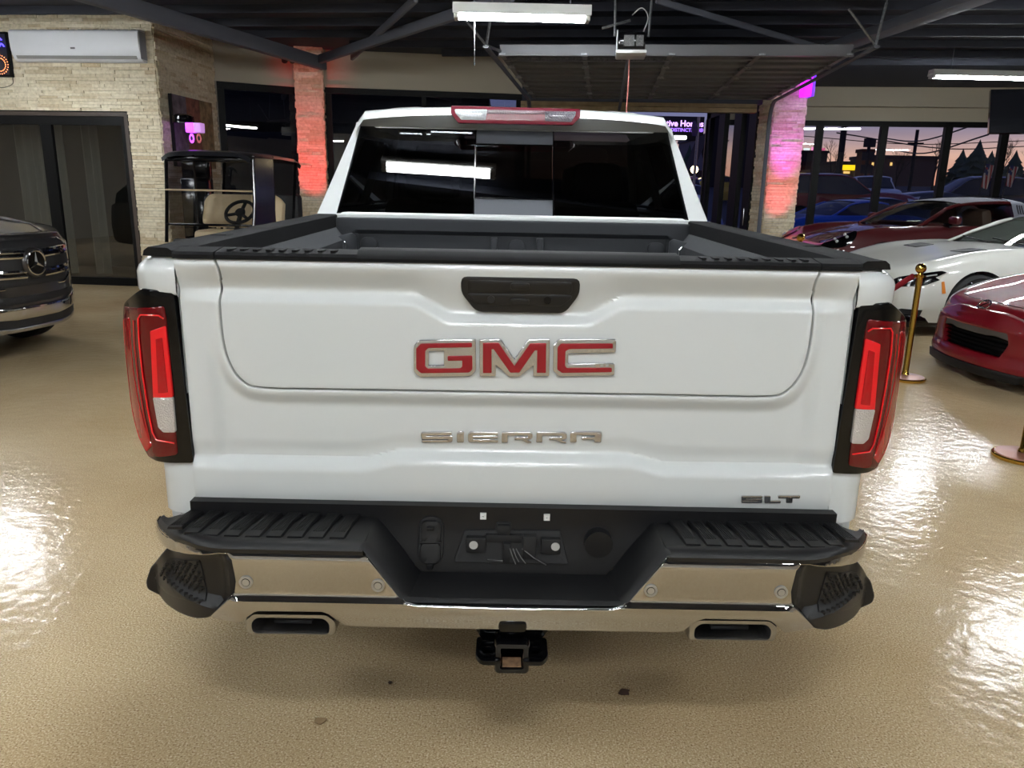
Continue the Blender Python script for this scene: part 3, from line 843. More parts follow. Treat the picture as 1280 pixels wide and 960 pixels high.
# seats seen through the glass
seatm = P('dark seat cloth', (52,52,54), .8)
for x in (-.46, .46):
    for y, zt in ((2.55,1.50),(3.35,1.50)):
        bm = B(); box(bm, (x, y, 1.15), (.50,.16,.75), .06, rot=Matrix.Rotation(R(12), 4, 'X')); box(bm, (x, y-.12, 1.62), (.27,.10,.21), .05)
        for dx in (-.06,.06): cyl(bm, (x+dx,y-.1,1.45), (x+dx,y-.11,1.55), .008)
        obj('seat', bm, seatm, truck)
bm = B(); box2(bm, (-.75,3.85,1.15), (.75,4.15,1.40), .06); obj('dashboard', bm, seatm, truck)
bm = B(); box2(bm, (-.96,1.95,.50), (.96,4.3,.56)); box2(bm, (-.50,-.05,.50), (-.38,4.4,.62), .01); box2(bm, (.38,-.05,.50), (.50,4.4,.62), .01)
cyl(bm, (-.80,1.08,.40), (.80,1.08,.40), .05); sphere(bm, (0,1.08,.40), .16)
obj('chassis', bm, M_['matte'], truck)
for s in (-1, 1):
    for y in (2.25, 3.30):
        bm = B(); tube(bm, [(s*.975,y,1.16),(s*1.0,y+.03,1.165),(s*1.0,y+.17,1.165),(s*.975,y+.2,1.16)], .014, 6); obj('door_handle', bm, M_['white'], truck)
# nose (hidden behind the cab, seen only from other viewpoints)
bm = B()
rings = []
for y, zt, w in ((4.28,1.40,.97),(4.6,1.39,.98),(5.1,1.37,.98),(5.45,1.33,.96),(5.55,1.22,.94)):
    rings.append([(-w,y,.62),(-w,y,1.15),(-w*.97,y,zt-.10),(-w*.85,y,zt-.02),(-.4,y,zt+.02),(.4,y,zt+.02),(w*.85,y,zt-.02),(w*.97,y,zt-.10),(w,y,1.15),(w,y,.62)])
loft(bm, rings)
nose = obj('front_end', bm, M_['white'], truck)
cut = B(); cyl(cut, (-1.2,4.80,.40), (1.2,4.80,.40), .49, 40)
apply_bool(nose, cut)
bm = B(); box2(bm, (-.62,5.52,.70), (.62,5.58,1.20), .03); obj('front_grille', bm, M_['gloss'], truck)
bm = B(); box2(bm, (-.96,5.50,.50), (.96,5.66,.72), .05); obj('front_bumper', bm, M_['chrome'], truck)
for s in (-1, 1):
    bm = B(); box2(bm, (s*.64,5.44,.95), (s*.94,5.575,1.20), .03); obj('headlight', bm, M_['clear2'], truck)
    bm = B(); box(bm, (s*1.12,3.75,1.42), (.22,.10,.26), .04); box(bm, (s*1.0,3.78,1.36), (.12,.05,.06), .02); obj('door_mirror', bm, M_['chrome'], truck)

def wheel(parent, c, r, w, rimr, side, ns=5, mt=None, spoke=.5, name='wheel'):
    """tyre with tread, rim with spokes; axle along local x of parent, side=+1/-1 is where the face looks"""
    ax = Matrix.Translation(c) @ Matrix.Rotation(R(90)*side, 4, 'Y')
    b_ = B(); h = w/2
    lathe(b_, [(rimr-.01,-h*.86),(rimr+.01,-h*.95),(lerp(rimr,r,.55),-h),(r-.03,-h*.92),(r-.008,-h*.78),(r,-h*.6),(r,-h*.22),(r-.010,-h*.2),(r-.010,-h*.12),(r,-h*.1),(r,h*.1),(r-.010,h*.12),(r-.010,h*.2),(r,h*.22),(r,h*.6),(r-.008,h*.78),(r-.03,h*.92),(lerp(rimr,r,.55),h),(rimr+.01,h*.95),(rimr-.01,h*.86)], 48, ax, cap=False)
    o = obj(name, b_, M_['rubber'], parent)
    b_ = B()
    lathe(b_, [(rimr,-h*.9),(rimr,h*.9),(rimr-.012,h*.92),(rimr-.02,h*.8),(rimr-.025,-h*.5),(rimr-.03,-h*.6)], 40, ax, cap=False)
    lathe(b_, [(0,h*.55),(.05,h*.55),(.06,h*.45),(.07,h*.2)], 20, ax, cap=False)
    for k in range(ns):
        a = 2*math.pi*k/ns
        for da in (-.5, .5):
            t = B(); wd = rimr*spoke*.22
            p0 = Vector((.05, -wd*.6+da*wd*.8, h*.35)); 
            hexa(t, [(.045,da*wd-wd*.45,h*.30),(rimr-.01,da*wd*2-wd*.4,h*.62),(rimr-.01,da*wd*2+wd*.4,h*.62),(.045,da*wd+wd*.45,h*.30),
                     (.045,da*wd-wd*.35,h*.52),(rimr-.01,da*wd*2-wd*.25,h*.86),(rimr-.01,da*wd*2+wd*.25,h*.86),(.045,da*wd+wd*.35,h*.52)])
            merge(b_, t, ax @ Matrix.Rotation(a, 4, 'Z'))
    obj('rim', b_, mt or M_['alloy'], o)
    b_ = B(); lathe(b_, [(0,-h*.2),(rimr*.62,-h*.2),(rimr*.62,-h*.3)], 32, ax, cap=False)
    obj('brake_disc', b_, M_['alloyd'], o)
    return o
for s in (-1, 1):
    for y in (1.08, 4.80): wheel(truck, (s*.86, y, .40), .40, .27, .255, s, 6)
# ================================================================ the showroom
WORLD_S = 1.9; EXPO = -.12; TUBE_E = 200
CZ = 3.9
# floor: speckled, glossy, faintly rippled epoxy
m, t, N, L, b = nt('speckled beige epoxy floor'); M_['floor'] = m
tc = N.new('ShaderNodeTexCoord')
def noise(sc, det=3, rough=.5):
    n = N.new('ShaderNodeTexNoise'); n.inputs['Scale'].default_value = sc; n.inputs['Detail'].default_value = det; n.inputs['Roughness'].default_value = rough
    L.new(tc.outputs['Object'], n.inputs['Vector']); return n
def ramp(n, stops):
    r = N.new('ShaderNodeValToRGB'); L.new(n.outputs['Fac'], r.inputs['Fac'])
    e = r.color_ramp.elements
    e[0].position, e[0].color = stops[0][0], (*lin(stops[0][1]), 1); e[1].position, e[1].color = stops[-1][0], (*lin(stops[-1][1]), 1)
    for p, c in stops[1:-1]:
        k = e.new(p); k.color = (*lin(c), 1)
    return r
r1 = ramp(noise(170, 2, .6), [(.30,(132,106,74)),(.42,(196,172,134)),(.55,(210,188,150)),(.68,(240,228,198))])
r2 = ramp(noise(.7, 3), [(.3,(196,176,146)),(.7,(255,255,255))])
mx = N.new('ShaderNodeMixRGB'); mx.blend_type = 'MULTIPLY'; mx.inputs['Fac'].default_value = .55
L.new(r1.outputs['Color'], mx.inputs['Color1']); L.new(r2.outputs['Color'], mx.inputs['Color2']); L.new(mx.outputs['Color'], b.inputs['Base Color'])
b.inputs['Roughness'].default_value = .16; b.inputs['Specular IOR Level'].default_value = .28
n1 = noise(13, 2); n2 = noise(90, 2)
ad = N.new('ShaderNodeMath'); ad.operation = 'MULTIPLY_ADD'; L.new(n2.outputs['Fac'], ad.inputs[0]); ad.inputs[1].default_value = .12; L.new(n1.outputs['Fac'], ad.inputs[2])
bp = N.new('ShaderNodeBump'); bp.inputs['Strength'].default_value = .32; bp.inputs['Distance'].default_value = .012
L.new(ad.outputs[0], bp.inputs['Height']); L.new(bp.outputs['Normal'], b.inputs['Normal'])

def stone_mat(name, c1, c2, c3):
    m, t, N, L, b = nt(name)
    g = N.new('ShaderNodeNewGeometry'); tc = N.new('ShaderNodeTexCoord')
    r = N.new('ShaderNodeValToRGB'); e = r.color_ramp.elements
    e[0].color = (*lin(c1), 1); e[1].color = (*lin(c2), 1); k = e.new(.12); k.color = (*lin(c3), 1); k = e.new(.2); k.color = (*lin(c1), 1)
    L.new(g.outputs['Random Per Island'], r.inputs['Fac'])
    n = N.new('ShaderNodeTexNoise'); n.inputs['Scale'].default_value = 22; n.inputs['Detail'].default_value = 5
    L.new(tc.outputs['Object'], n.inputs['Vector'])
    r2 = N.new('ShaderNodeValToRGB'); r2.color_ramp.elements[0].position = .3; r2.color_ramp.elements[0].color = (.62,.58,.5,1); r2.color_ramp.elements[1].position = .6
    L.new(n.outputs['Fac'], r2.inputs['Fac'])
    mx = N.new('ShaderNodeMixRGB'); mx.blend_type = 'MULTIPLY'; mx.inputs['Fac'].default_value = .6
    L.new(r.outputs['Color'], mx.inputs['Color1']); L.new(r2.outputs['Color'], mx.inputs['Color2']); L.new(mx.outputs['Color'], b.inputs['Base Color'])
    b.inputs['Roughness'].default_value = .8
    bp = N.new('ShaderNodeBump'); bp.inputs['Strength'].default_value = .6; bp.inputs['Distance'].default_value = .012
    L.new(n.outputs['Fac'], bp.inputs['Height']); L.new(bp.outputs['Normal'], b.inputs['Normal'])
    return m
M_['stone'] = stone_mat('ivory ledger stone', (220,206,176), (238,228,204), (204,184,150))
M_['beige'] = P('beige plaster', (176,168,150), .8, bump=(120,.15))
M_['ceil'] = P('dark painted ceiling', (42,45,56), .75, bump=(40,.2))
M_['ceilb'] = P('dark grey steel beam', (92,95,106), .6)
M_['frame'] = P('black window frame', (7,7,8), .5, spec=.15)
M_['bronze'] = P('brown door frame edge', (64,52,44), .5)
M_['wood'] = P('tan wood lintel', (168,148,112), .7, var=(8,(140,120,88)))
M_['drywall'] = P('pale showroom wall', (178,172,160), .8)

W1 = Vector((-5.17,10.05,0)); W0 = Vector((-14,10.95,0)); WA = Vector((-5.0,11.9,0)); WB = Vector((-3.75,12.55,0)); WC = Vector((.22,13.0,0)); WD = Vector((4.46,12.72,0)); WE = Vector((4.52,16.45,0)); WF = Vector((16,15.0,0))
# floor and ceiling
bm = B(); bm.faces.new([bm.verts.new(p) for p in [(-14,-9,0),(16,-9,0),(16,15,0),tuple(WE),tuple(WD),tuple(WC),tuple(WB),tuple(WA),tuple(W1),tuple(W0)]])
struct('floor', bm, M_['floor'])
bm = B(); pl = [(-14,-9,CZ),(16,-9,CZ),(16,15.1,CZ),(4.55,16.5,CZ),(4.5,12.9,CZ),(.22,13.15,CZ),(-3.75,12.7,CZ),(-5.0,12.05,CZ),(-5.17,10.2,CZ),(-14,11.1,CZ)]
bm.faces.new([bm.verts.new(p) for p in pl]); bm.faces.new([bm.verts.new((x,y,z+.15)) for x,y,z in pl[::-1]])
struct('ceiling', bm, M_['ceil'])
gdir = Vector((.122,.9925,0)); rdir = Vector((.9925,-.122,0))
bm = B()                                    # joists across the ceiling, pitched with the building
for k in range(26):
    o = Vector((1,-8.3+.85*k,0))
    for sgn in (1,):
        a = o-rdir*14.5; b_ = o+rdir*14.5
        pts = []
        for i in range(60):
            p = a.lerp(b_, i/59)
            ok = p.x < 15.9 and p.x > -13.9 and p.y > -8.9 and (p.y < 9.9 or (p.x > -4.8 and p.y < 11.7) or (p.x > -3 and p.y < 12.4) or (p.x > 5.2 and p.y < 14.9))
            if ok: pts.append(p)
        if len(pts) > 1:
            c = (pts[0]+pts[-1])/2; ln = (pts[-1]-pts[0]).length
            box(bm, (c.x, c.y, CZ-.05), (ln,.045,.11), 0, rot=math.atan2(rdir.y, rdir.x))
struct('trim_1', bm, M_['ceil'])
bm = B()                                    # two big sloping beams
def beam(bm, a, b_, w, h):
    a = Vector(a); b_ = Vector(b_); d = (b_-a); m = Mdir((a+b_)/2, d, (0,0,1)); t_ = B(); bmesh.ops.create_cube(t_, size=1)
    bmesh.ops.scale(t_, vec=(w,h,d.length), verts=t_.verts[:]); bmesh.ops.bevel(t_, geom=t_.edges[:], offset=.02, segments=2, affect='EDGES', profile=.5); merge(bm, t_, m)
beam(bm, atz(405,80,3.58), atz(60,-22,3.66), .13, .20)
beam(bm, atz(400,74,3.62), atz(640,-6,3.72), .09, .14)
beam(bm, atz(440,72,3.70), atz(520,-2,3.78), .06, .10)
struct('trim_2', bm, M_['ceilb'])
bm = B()
beam(bm, atz(1030,64,3.60), atz(1330,-42,3.66), .26, .12); beam(bm, atz(1026,60,3.62), atz(820,0,3.78), .04, .08)
struct('trim_3', bm, M_['ceilb'])

# ledger stone facing: courses of thin strips in low relief
def stone(bm, o, u, n, s0, s1, z0, z1, holes=(), ch=.046):
    o = Vector(o); u = Vector(u).normalized(); n = Vector(n).normalized(); rng = random.Random(int(abs(o.x*37+o.y*11)*100))
    z = z0
    while z < z1-.01:
        h = min(ch*rng.choice((.8,1,1,1.25)), z1-z); s = s0-rng.random()*.3
        while s < s1:
            ln = rng.uniform(.14,.52); a = max(s, s0); e = min(s+ln, s1); s += ln
            segs = [(a, e)]
            for (ha, hb, hz0, hz1) in holes:
                if z+h > hz0+.01 and z < hz1-.01:
                    ns = []
                    for (p, q_) in segs:
                        if q_ <= ha or p >= hb: ns.append((p, q_))
                        else:
                            if p < ha: ns.append((p, ha))
                            if q_ > hb: ns.append((hb, q_))
                    segs = ns
            for (p, q_) in segs:
                if q_-p < .012: continue
                d = rng.uniform(.004,.03); g = .0015
                P0 = o+u*(p+g); P1 = o+u*(q_-g); dz = rng.uniform(-.004,.004)
                f = [P0+n*d, P1+n*(d+rng.uniform(-.004,.004))]
                hexa(bm, [P0-n*.02+Vector((0,0,z+g)), P1-n*.02+Vector((0,0,z+g)), f[1]+Vector((0,0,z+g)), f[0]+Vector((0,0,z+g)),
                          P0-n*.02+Vector((0,0,z+h-g)), P1-n*.02+Vector((0,0,z+h-g)), f[1]+Vector((0,0,z+h-g)), f[0]+Vector((0,0,z+h-g))])
        z += h
uL = (W0-W1).normalized(); nL = Vector((-uL.y, uL.x, 0)); nL = nL if nL.y < 0 else -nL
def sL(px, py): return (onpl(px, py, W1, nL)-W1)
sd0 = sL(161,150).dot(uL); zdt = sL(100,142).z
DH = (sd0, sd0+3.9, 0, zdt)
bm = B(); stone(bm, W1, uL, nL, 0, 8.6, 0, CZ, [DH]); struct('wall_left', bm, M_['stone'], sharp=0)
uS = (WA-W1).normalized(); nS = Vector((uS.y, -uS.x, 0)); nS = nS if nS.x > 0 else -nS
bm = B(); stone(bm, W1, uS, nS, -.0, (WA-W1).length, 0, CZ); struct('wall_left_return', bm, M_['stone'], sharp=0)

def wallbox(bm, p, q_, z0, z1, th=.12, n=None):
    p = Vector(p); q_ = Vector(q_); d = (q_-p).normalized(); n = Vector((-d.y, d.x, 0)); n = n if n.y > 0 else -n
    hexa(bm, [p+Vector((0,0,z0)), q_+Vector((0,0,z0)), q_+n*th+Vector((0,0,z0)), p+n*th+Vector((0,0,z0)), p+Vector((0,0,z1)), q_+Vector((0,0,z1)), q_+n*th+Vector((0,0,z1)), p+n*th+Vector((0,0,z1))])
def along(p, q_, s): return Vector(p)+(Vector(q_)-Vector(p)).normalized()*s
# sliding glass door in the stone wall
Pl = lambda s, z=0: W1+uL*s+Vector((0,0,z))
bm = B(); fw = .07
def fbox(bm, P0, P1, z0, z1, n, d0, d1):
    hexa(bm, [P0+n*d0+Vector((0,0,z0)), P1+n*d0+Vector((0,0,z0)), P1+n*d1+Vector((0,0,z0)), P0+n*d1+Vector((0,0,z0)), P0+n*d0+Vector((0,0,z1)), P1+n*d0+Vector((0,0,z1)), P1+n*d1+Vector((0,0,z1)), P0+n*d1+Vector((0,0,z1))])
sm = sL(72,240).dot(uL); s1 = DH[1]
for a, e in ((sd0+.05, sd0+.13), (sm-.02, sm+.10), (sm+.10, sm+.16), (s1-.1, s1)): fbox(bm, Pl(a), Pl(e), .02, zdt-.04, nL, -.06, .0)
fbox(bm, Pl(sd0+.05), Pl(s1), zdt-.16, zdt-.03, nL, -.07, .01); fbox(bm, Pl(sd0+.05), Pl(s1), .0, .12, nL, -.07, .01)
door1 = struct('door_1', bm, M_['frame'])
bm = B()
for a, e in ((sd0, sd0+.055), (s1-.02, s1+.04)): fbox(bm, Pl(a), Pl(e), 0, zdt, nL, -.10, .035)
fbox(bm, Pl(sd0), Pl(s1), zdt-.035, zdt+.02, nL, -.10, .035)
obj('door_casing', bm, M_['bronze'], door1)
M_['doorglass'] = GL('dim door glass', (.45,.47,.46), .16)
for a, e in ((sd0+.13, sm-.02), (sm+.16, s1-.1)):
    bm = B(); p = [Pl(a,.12), Pl(e,.12), Pl(e,zdt-.16), Pl(a,zdt-.16)]; quad(bm, *[q_-nL*.03 for q_ in p]); obj('pane', bm, M_['doorglass'], door1)
# dim room behind it with pale curtains
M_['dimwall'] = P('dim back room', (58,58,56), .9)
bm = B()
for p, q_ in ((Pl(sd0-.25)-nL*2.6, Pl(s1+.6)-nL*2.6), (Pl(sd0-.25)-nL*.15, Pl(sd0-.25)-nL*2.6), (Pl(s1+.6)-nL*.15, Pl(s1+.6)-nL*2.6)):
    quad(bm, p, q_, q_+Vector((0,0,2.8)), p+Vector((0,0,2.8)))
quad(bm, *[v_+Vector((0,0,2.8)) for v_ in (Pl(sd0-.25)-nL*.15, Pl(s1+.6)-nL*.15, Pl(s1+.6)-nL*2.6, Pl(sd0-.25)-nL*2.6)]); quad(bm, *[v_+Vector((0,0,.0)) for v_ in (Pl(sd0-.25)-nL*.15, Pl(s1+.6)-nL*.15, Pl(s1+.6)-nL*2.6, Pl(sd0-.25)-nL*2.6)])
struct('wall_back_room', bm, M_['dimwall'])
M_['curtain'] = P('pale grey curtain', (150,150,140), .85)
for a, ln in ((sm+.5, .9), (sm+1.9, .8), (sm-.1, .28)):
    bm = B(); r0_ = []; 
    for k in range(int(ln*60)):
        s = a+k/60; d = 1.0+.05*math.sin(k*.75)
        r0_.append(Pl(s)-nL*d)
    loft(bm, [[p+Vector((0,0,z)) for p in r0_] for z in (.05,2.5)])
    solo('curtain', bm, M_['curtain'], {.9:'pale grey curtain hanging behind the left pane of the glass door', .8:'pale grey curtain behind the far left edge of the glass door', .28:'narrow grey curtain beside the middle post of the glass door'}[ln], 'curtain')

# bay windows along the back-left
M_['nightpane'] = GL('night window pane', (.5,.52,.55), .12)
def bay(name, P0, P1, px0, px1, zsof, zw, casing):
    P0 = Vector(P0); P1 = Vector(P1); u = (P1-P0).normalized(); n = Vector((u.y, -u.x, 0)); n = n if n.y < 0 else -n
    bm = B(); fbox(bm, P0, P1, zw, CZ, n, -.12, 0); fbox(bm, P0, P1, zw, zw+.05, n, -.12, .03); fbox(bm, P0, P1, 0, .15, n, -.12, .02)
    struct('wall_'+name, bm, M_['beige'])
    a = (onpl(px0, 200, P0, n)-P0).dot(u); e = (onpl(px1, 200, P0, n)-P0).dot(u)
    return P0, P1, u, n, a, e
zw1 = onpl(330,105,WA,Vector((.46,-.89,0)).normalized()).z
uB = (WB-WA).normalized(); nB = Vector((uB.y,-uB.x,0)); nB = nB if nB.y < 0 else -nB
zA1 = onpl(320,105,WA,nB).z
P0, P1, u, n, a, e = bay('back_left', WA, WB, 277, 374, 0, zA1, True)
bm = B(); L1 = (WB-WA).length
for s0, s1_ in ((a, a+.12), (L1-.06, L1)): fbox(bm, P0+u*s0, P0+u*s1_, .15, zA1, n, -.09, -.01)
fbox(bm, P0+u*a, P1, zA1-.12, zA1, n, -.09, -.0); fbox(bm, P0+u*a, P1, .15, .28, n, -.09, -.01)
win1 = struct('window_1', bm, M_['frame'])
bm = B(); fbox(bm, P0, P0+u*a, 0, zA1, n, -.10, .02); fbox(bm, P0+u*(a*.45), P0+u*(a*.62), 0, zA1, n, -.10, .05); obj('window_casing', bm, P('cream casing', (150,144,132), .7), win1)
bm = B(); quad(bm, *[P0+u*s-n*.05+Vector((0,0,z)) for s, z in ((a+.1,.2),(L1-.03,.2),(L1-.03,zA1-.05),(a+.1,zA1-.05))]); obj('pane', bm, M_['nightpane'], win1)
# stone column lit red
uC = (WC-WB).normalized(); nC = Vector((uC.y,-uC.x,0)); nC = nC if nC.y < 0 else -nC
cw = (onpl(404,150,WB+nC*.25,nC)-WB).dot(uC)
ca = (onpl(371,150,WB+nC*.25,nC)-WB).dot(uC)
bm = B(); stone(bm, WB+uC*ca+nC*.22, uC, nC, 0, cw-ca, 0, CZ, ch=.05); stone(bm, WB+uC*cw+nC*.22, -nC, uC, 0, .24, 0, CZ, ch=.05); stone(bm, WB+uC*ca+nC*.22, -nC, -uC, 0, .24, 0, CZ, ch=.05)
struct('column_left', bm, M_['stone'], sharp=0)
zC1 = onpl(520,113,WB,nC).z
P0, P1, u, n, a, e = bay('back_middle', WB+uC*(cw-.1), WC, 410, 650, 0, zC1, True)
bm = B(); L1 = (P1-P0).length
for s0, s1_ in ((.1, a+.10), (L1*.5, L1*.5+.08), (L1-.10, L1-.0)): fbox(bm, P0+u*s0, P0+u*s1_, .15, zC1, n, -.09, -.01)
fbox(bm, P0, P1, zC1-.10, zC1, n, -.09, .0); fbox(bm, P0, P1, .15, .28, n, -.09, -.01)
win2 = struct('window_2', bm, M_['frame'])
bm = B(); quad(bm, *[P0+u*s-n*.05+Vector((0,0,z)) for s, z in ((.15,.2),(L1-.05,.2),(L1-.05,zC1-.05),(.15,zC1-.05))]); obj('pane', bm, M_['nightpane'], win2)
# garage opening: lintel, dark wall above, jambs
uD = (WD-WC).normalized(); nD = Vector((uD.y,-uD.x,0)); nD = nD if nD.y < 0 else -nD
zh = onpl(800,139,WC,nD).z; zh2 = onpl(800,128,WC+nD*.05,nD).z
bm = B(); fbox(bm, WC, WD+uD*.1, zh2, CZ, nD, -.15, 0); struct('wall_back_right', bm, M_['ceil'])
bm = B(); fbox(bm, WC-uD*.02, WD+uD*.0, zh, zh+(zh2-zh)*.5, nD, -.15, .05); fbox(bm, WC-uD*.02, WD, zh+(zh2-zh)*.5+.008, zh2, nD, -.15, .035); struct('trim_4', bm, M_['wood'])
bm = B(); fbox(bm, WC-uD*.05, WC+uD*.06, 0, zh2, nD, -.15, .03); struct('trim_5', bm, M_['frame'])
# stone column lit purple and pink
pL = onpl(962,200,Vector((4.7,12.4,0)),Vector((0,-1,0))); pR = onpl(1000,200,Vector((4.7,12.4,0)),Vector((0,-1,0)))
cx0, cx1 = pL.x, pR.x-.0
bm = B(); stone(bm, (cx0,12.42,0), (1,-.05,0), (-.05,-1,0), 0, cx1-cx0, 0, CZ, ch=.05); stone(bm, (cx0,12.42,0), (-.25,1,0), (-1,-.25,0), 0, .46, 0, CZ, ch=.05); stone(bm, (cx1,12.40,0), (0,1,0), (1,0,0), 0, .5, 0, CZ, ch=.05)
struct('column_right', bm, M_['stone'], sharp=0)
# glazed return wall seen through the garage opening
bm = B(); X0 = 4.54
za = 3.36
ys_ = [12.88, 13.25, 13.95, 14.18, 15.0, 15.3, 16.15, 16.5]
for y0, y1 in ((12.85,13.30),(13.78,14.28),(15.0,15.45),(16.2,16.55)): box2(bm, (X0-.02,y0,0), (X0+.08,y1,za))
box2(bm, (X0-.02,12.85,za-.14), (X0+.08,16.55,za+.05)); box2(bm, (X0-.02,12.85,0), (X0+.08,16.55,.12))
ret = struct('window_4', bm, M_['frame'])
for y0, y1 in ((13.30,13.78),(14.28,15.0),(15.45,16.2)):
    bm = B(); quad(bm, (X0+.03,y0,.12), (X0+.03,y1,.12), (X0+.03,y1,za-.14), (X0+.03,y0,za-.14)); obj('pane', bm, M_['pane'], ret)
bm = B(); box2(bm, (X0-.05,13.03,1.0), (X0-.02,13.06,1.32), .01); obj('door_pull', bm, M_['satin'], ret)
bm = B(); box2(bm, (X0-.24,15.9,za+.05), (X0+.1,16.9,za+.16)); box2(bm, (X0-.02,12.85,za+.05), (X0+.12,16.55,CZ+.1)); struct('trim_6', bm, M_['frame'])
# right window wall with four posts in sight
uF = (WF-WE).normalized(); nF = Vector((uF.y,-uF.x,0)); nF = nF if nF.y < 0 else -nF
zF = onpl(1100,151.5,WE,nF).z; zF2 = onpl(1100,133,WE+nF*.25,nF).z
LF = (WF-WE).length
bm = B(); fbox(bm, WE, WF, zF, CZ, nF, -.15, .0); fbox(bm, WE, WF, zF2, CZ, nF, 0, .22); struct('wall_right_back', bm, M_['beige'])
bm = B(); sp = [(onpl(px, 160, WE, nF)-WE).dot(uF) for px in (1025.5,1106,1186.5,1258)]
for s in [.05]+sp+[sp[-1]+1.42, sp[-1]+2.8]: fbox(bm, WE+uF*(s-.075), WE+uF*(s+.075), 0, zF, nF, -.12, .03)
fbox(bm, WE, WF, zF-.11, zF, nF, -.12, .03); fbox(bm, WE, WF, 0, .14, nF, -.12, .03)
win3 = struct('window_3', bm, M_['frame'])
ed = [.05]+sp+[sp[-1]+1.42, sp[-1]+2.8]
for a, e in zip(ed, ed[1:]):
    bm = B(); quad(bm, *[WE+uF*s-nF*.05+Vector((0,0,z)) for s, z in ((a+.06,.12),(e-.06,.12),(e-.06,zF-.1),(a+.06,zF-.1))]); obj('pane', bm, M_['pane'], win3)
# the other walls, behind and beside the camera
bm = B(); box2(bm, (-14,-9.12,0), (16,-9,CZ)); struct('wall_front', bm, M_['drywall'])
bm = B(); box2(bm, (-14.12,-9,0), (-14,11.1,CZ)); struct('wall_far_left', bm, M_['drywall'])
bm = B(); box2(bm, (16,-9,0), (16.12,15.1,CZ)); struct('wall_right', bm, M_['drywall'])

# ---------------------------------------------------------------- lamps
M_['tube'] = EM('white fluorescent tube', (242,247,250), TUBE_E)
M_['enamel'] = P('white lamp enamel', (196,196,190), .4)
def fixture(c, ln, label, rz=R(-3), w=.20, drop=.1):
    o = thing('fluorescent_light', label, 'ceiling light', c, rz, 'fluorescent tube lights')
    b_ = B(); h = ln/2
    prof = [(-w/2,-.040),(-w/2+.01,-.043),(-.055,-.012),(.055,-.012),(w/2-.01,-.043),(w/2,-.040),(w/2-.01,.0),(w/2-.02,.05),(-w/2+.02,.05),(-w/2+.01,0)]
    loft(b_, [[(x, y, z) for y, z in prof] for x in (-h, h)], closed=True, cap=True); obj('reflector', b_, M_['enamel'], o)
    for s in (-1, 1):
        b_ = B(); cyl(b_, (-h+.05, s*w*.26, -.058), (h-.05, s*w*.26, -.058), .018, 12); obj('tube', b_, M_['tube'], o)
    for x in (-h+.01, h-.05): b_ = B(); box2(b_, (x,-w*.42,-.080), (x+.04,w*.42,-.02), .004); obj('lamp_holder', b_, M_['enamel'], o)
    for x in (-h*.7, h*.7): b_ = B(); tube(b_, [(x,0,.05),(x,0,CZ-c[2])], .006, 6); obj('hanger', b_, M_['ceilb'], o)
    return o
f1 = at(652.5,14,5.6)
fl1 = fixture(tuple(f1), 1.24, 'white twin tube light hanging above the truck cab near the top middle', 0)
bm = B(); tube(bm, [(-.43,.10,-.06),(-.43,.10,-.42)], .0025, 5); lathe(bm, [(0,-.46),(.008,-.45),(.006,-.42)], 8, Matrix.Translation((-.43,.10,0))); obj('pull_chain', bm, M_['satin'], fl1)
f2 = at(1246,93,11.0)
fixture(tuple(f2), 2.1, 'long white tube light hanging in front of the right window wall', 0)
for c, lb in (((-6.7,7.6,3.3),'white tube light over the dark grey suv'), ((5.9,5.8,3.3),'white tube light over the red sports car'),
              ((-3.2,-3.6,3.3),'white tube light behind the truck to the left'),
              ((2.8,-3.6,3.3),'white tube light behind the truck to the right'), ((-.2,-6.5,3.3),'white tube light far behind the truck'), ((-9.5,3,3.3),'white tube light by the far left wall'), ((11,4,3.3),'white tube light by the far right wall'),
              ((-.7,2.5,3.8),'unseen tube light added over the left half of the truck cab'), ((.8,2.3,3.8),'unseen tube light added over the right half of the truck cab'), ((-7.4,4.6,3.6),'unseen tube light added to brighten the stone wall'), ((-8.6,1.8,3.6),'unseen tube light added left of the truck to brighten the floor'), ((8,2.2,3.6),'unseen tube light added far to the right of the truck'),  # from this line on: unseen tube lights added to brighten the room
              ((-12,6.5,3.5),'unseen tube light added in the far left corner to brighten the floor'), ((4.3,-1.4,3.6),'unseen tube light added near the camera on the right'), ((-4.3,-1.4,3.6),'unseen tube light added near the camera on the left'), ((0,-2.6,3.6),'unseen tube light added above the camera'),
              ((-7,-5,3.5),'unseen tube light added in the far left rear corner'), ((7,-5.5,3.5),'unseen tube light added in the far right rear corner')):
    fixture(c, 1.24, lb)
fixture((-.60,.60,3.84), .95, 'white tube light above the truck bed', w=.10)
def spot(loc, aim, c, e, ang, bl=.6, rad=.03):
    l = bpy.data.lights.new('column_uplight', 'SPOT'); l.color = lin(c); l.energy = e; l.spot_size = R(ang); l.spot_blend = bl; l.shadow_soft_size = rad
    o = bpy.data.objects.new('column_uplight', l); COL.objects.link(o); o.location = loc
    o.rotation_euler = (Vector(aim)-Vector(loc)).to_track_quat('-Z', 'Y').to_euler()
# coloured uplights on the two stone columns
mc = WB+uC*((ca+cw)/2)+nC*.22
spot(tuple(mc+nC*1.0+Vector((.05,0,.35))), tuple(mc+Vector((.0,0,2.25))), (255,24,46), 430, 34, 1.0)
mp_ = Vector(((cx0+cx1)/2,12.40,0))
spot(tuple(mp_+Vector((-.15,-.9,.30))), tuple(mp_+Vector((-.05,0,1.75))), (255,50,90), 230, 30, 1.0)
spot(tuple(mp_+Vector((-.1,-.9,.9))), tuple(mp_+Vector((.02,0,2.45))), (215,20,255), 290, 28, 1.0)
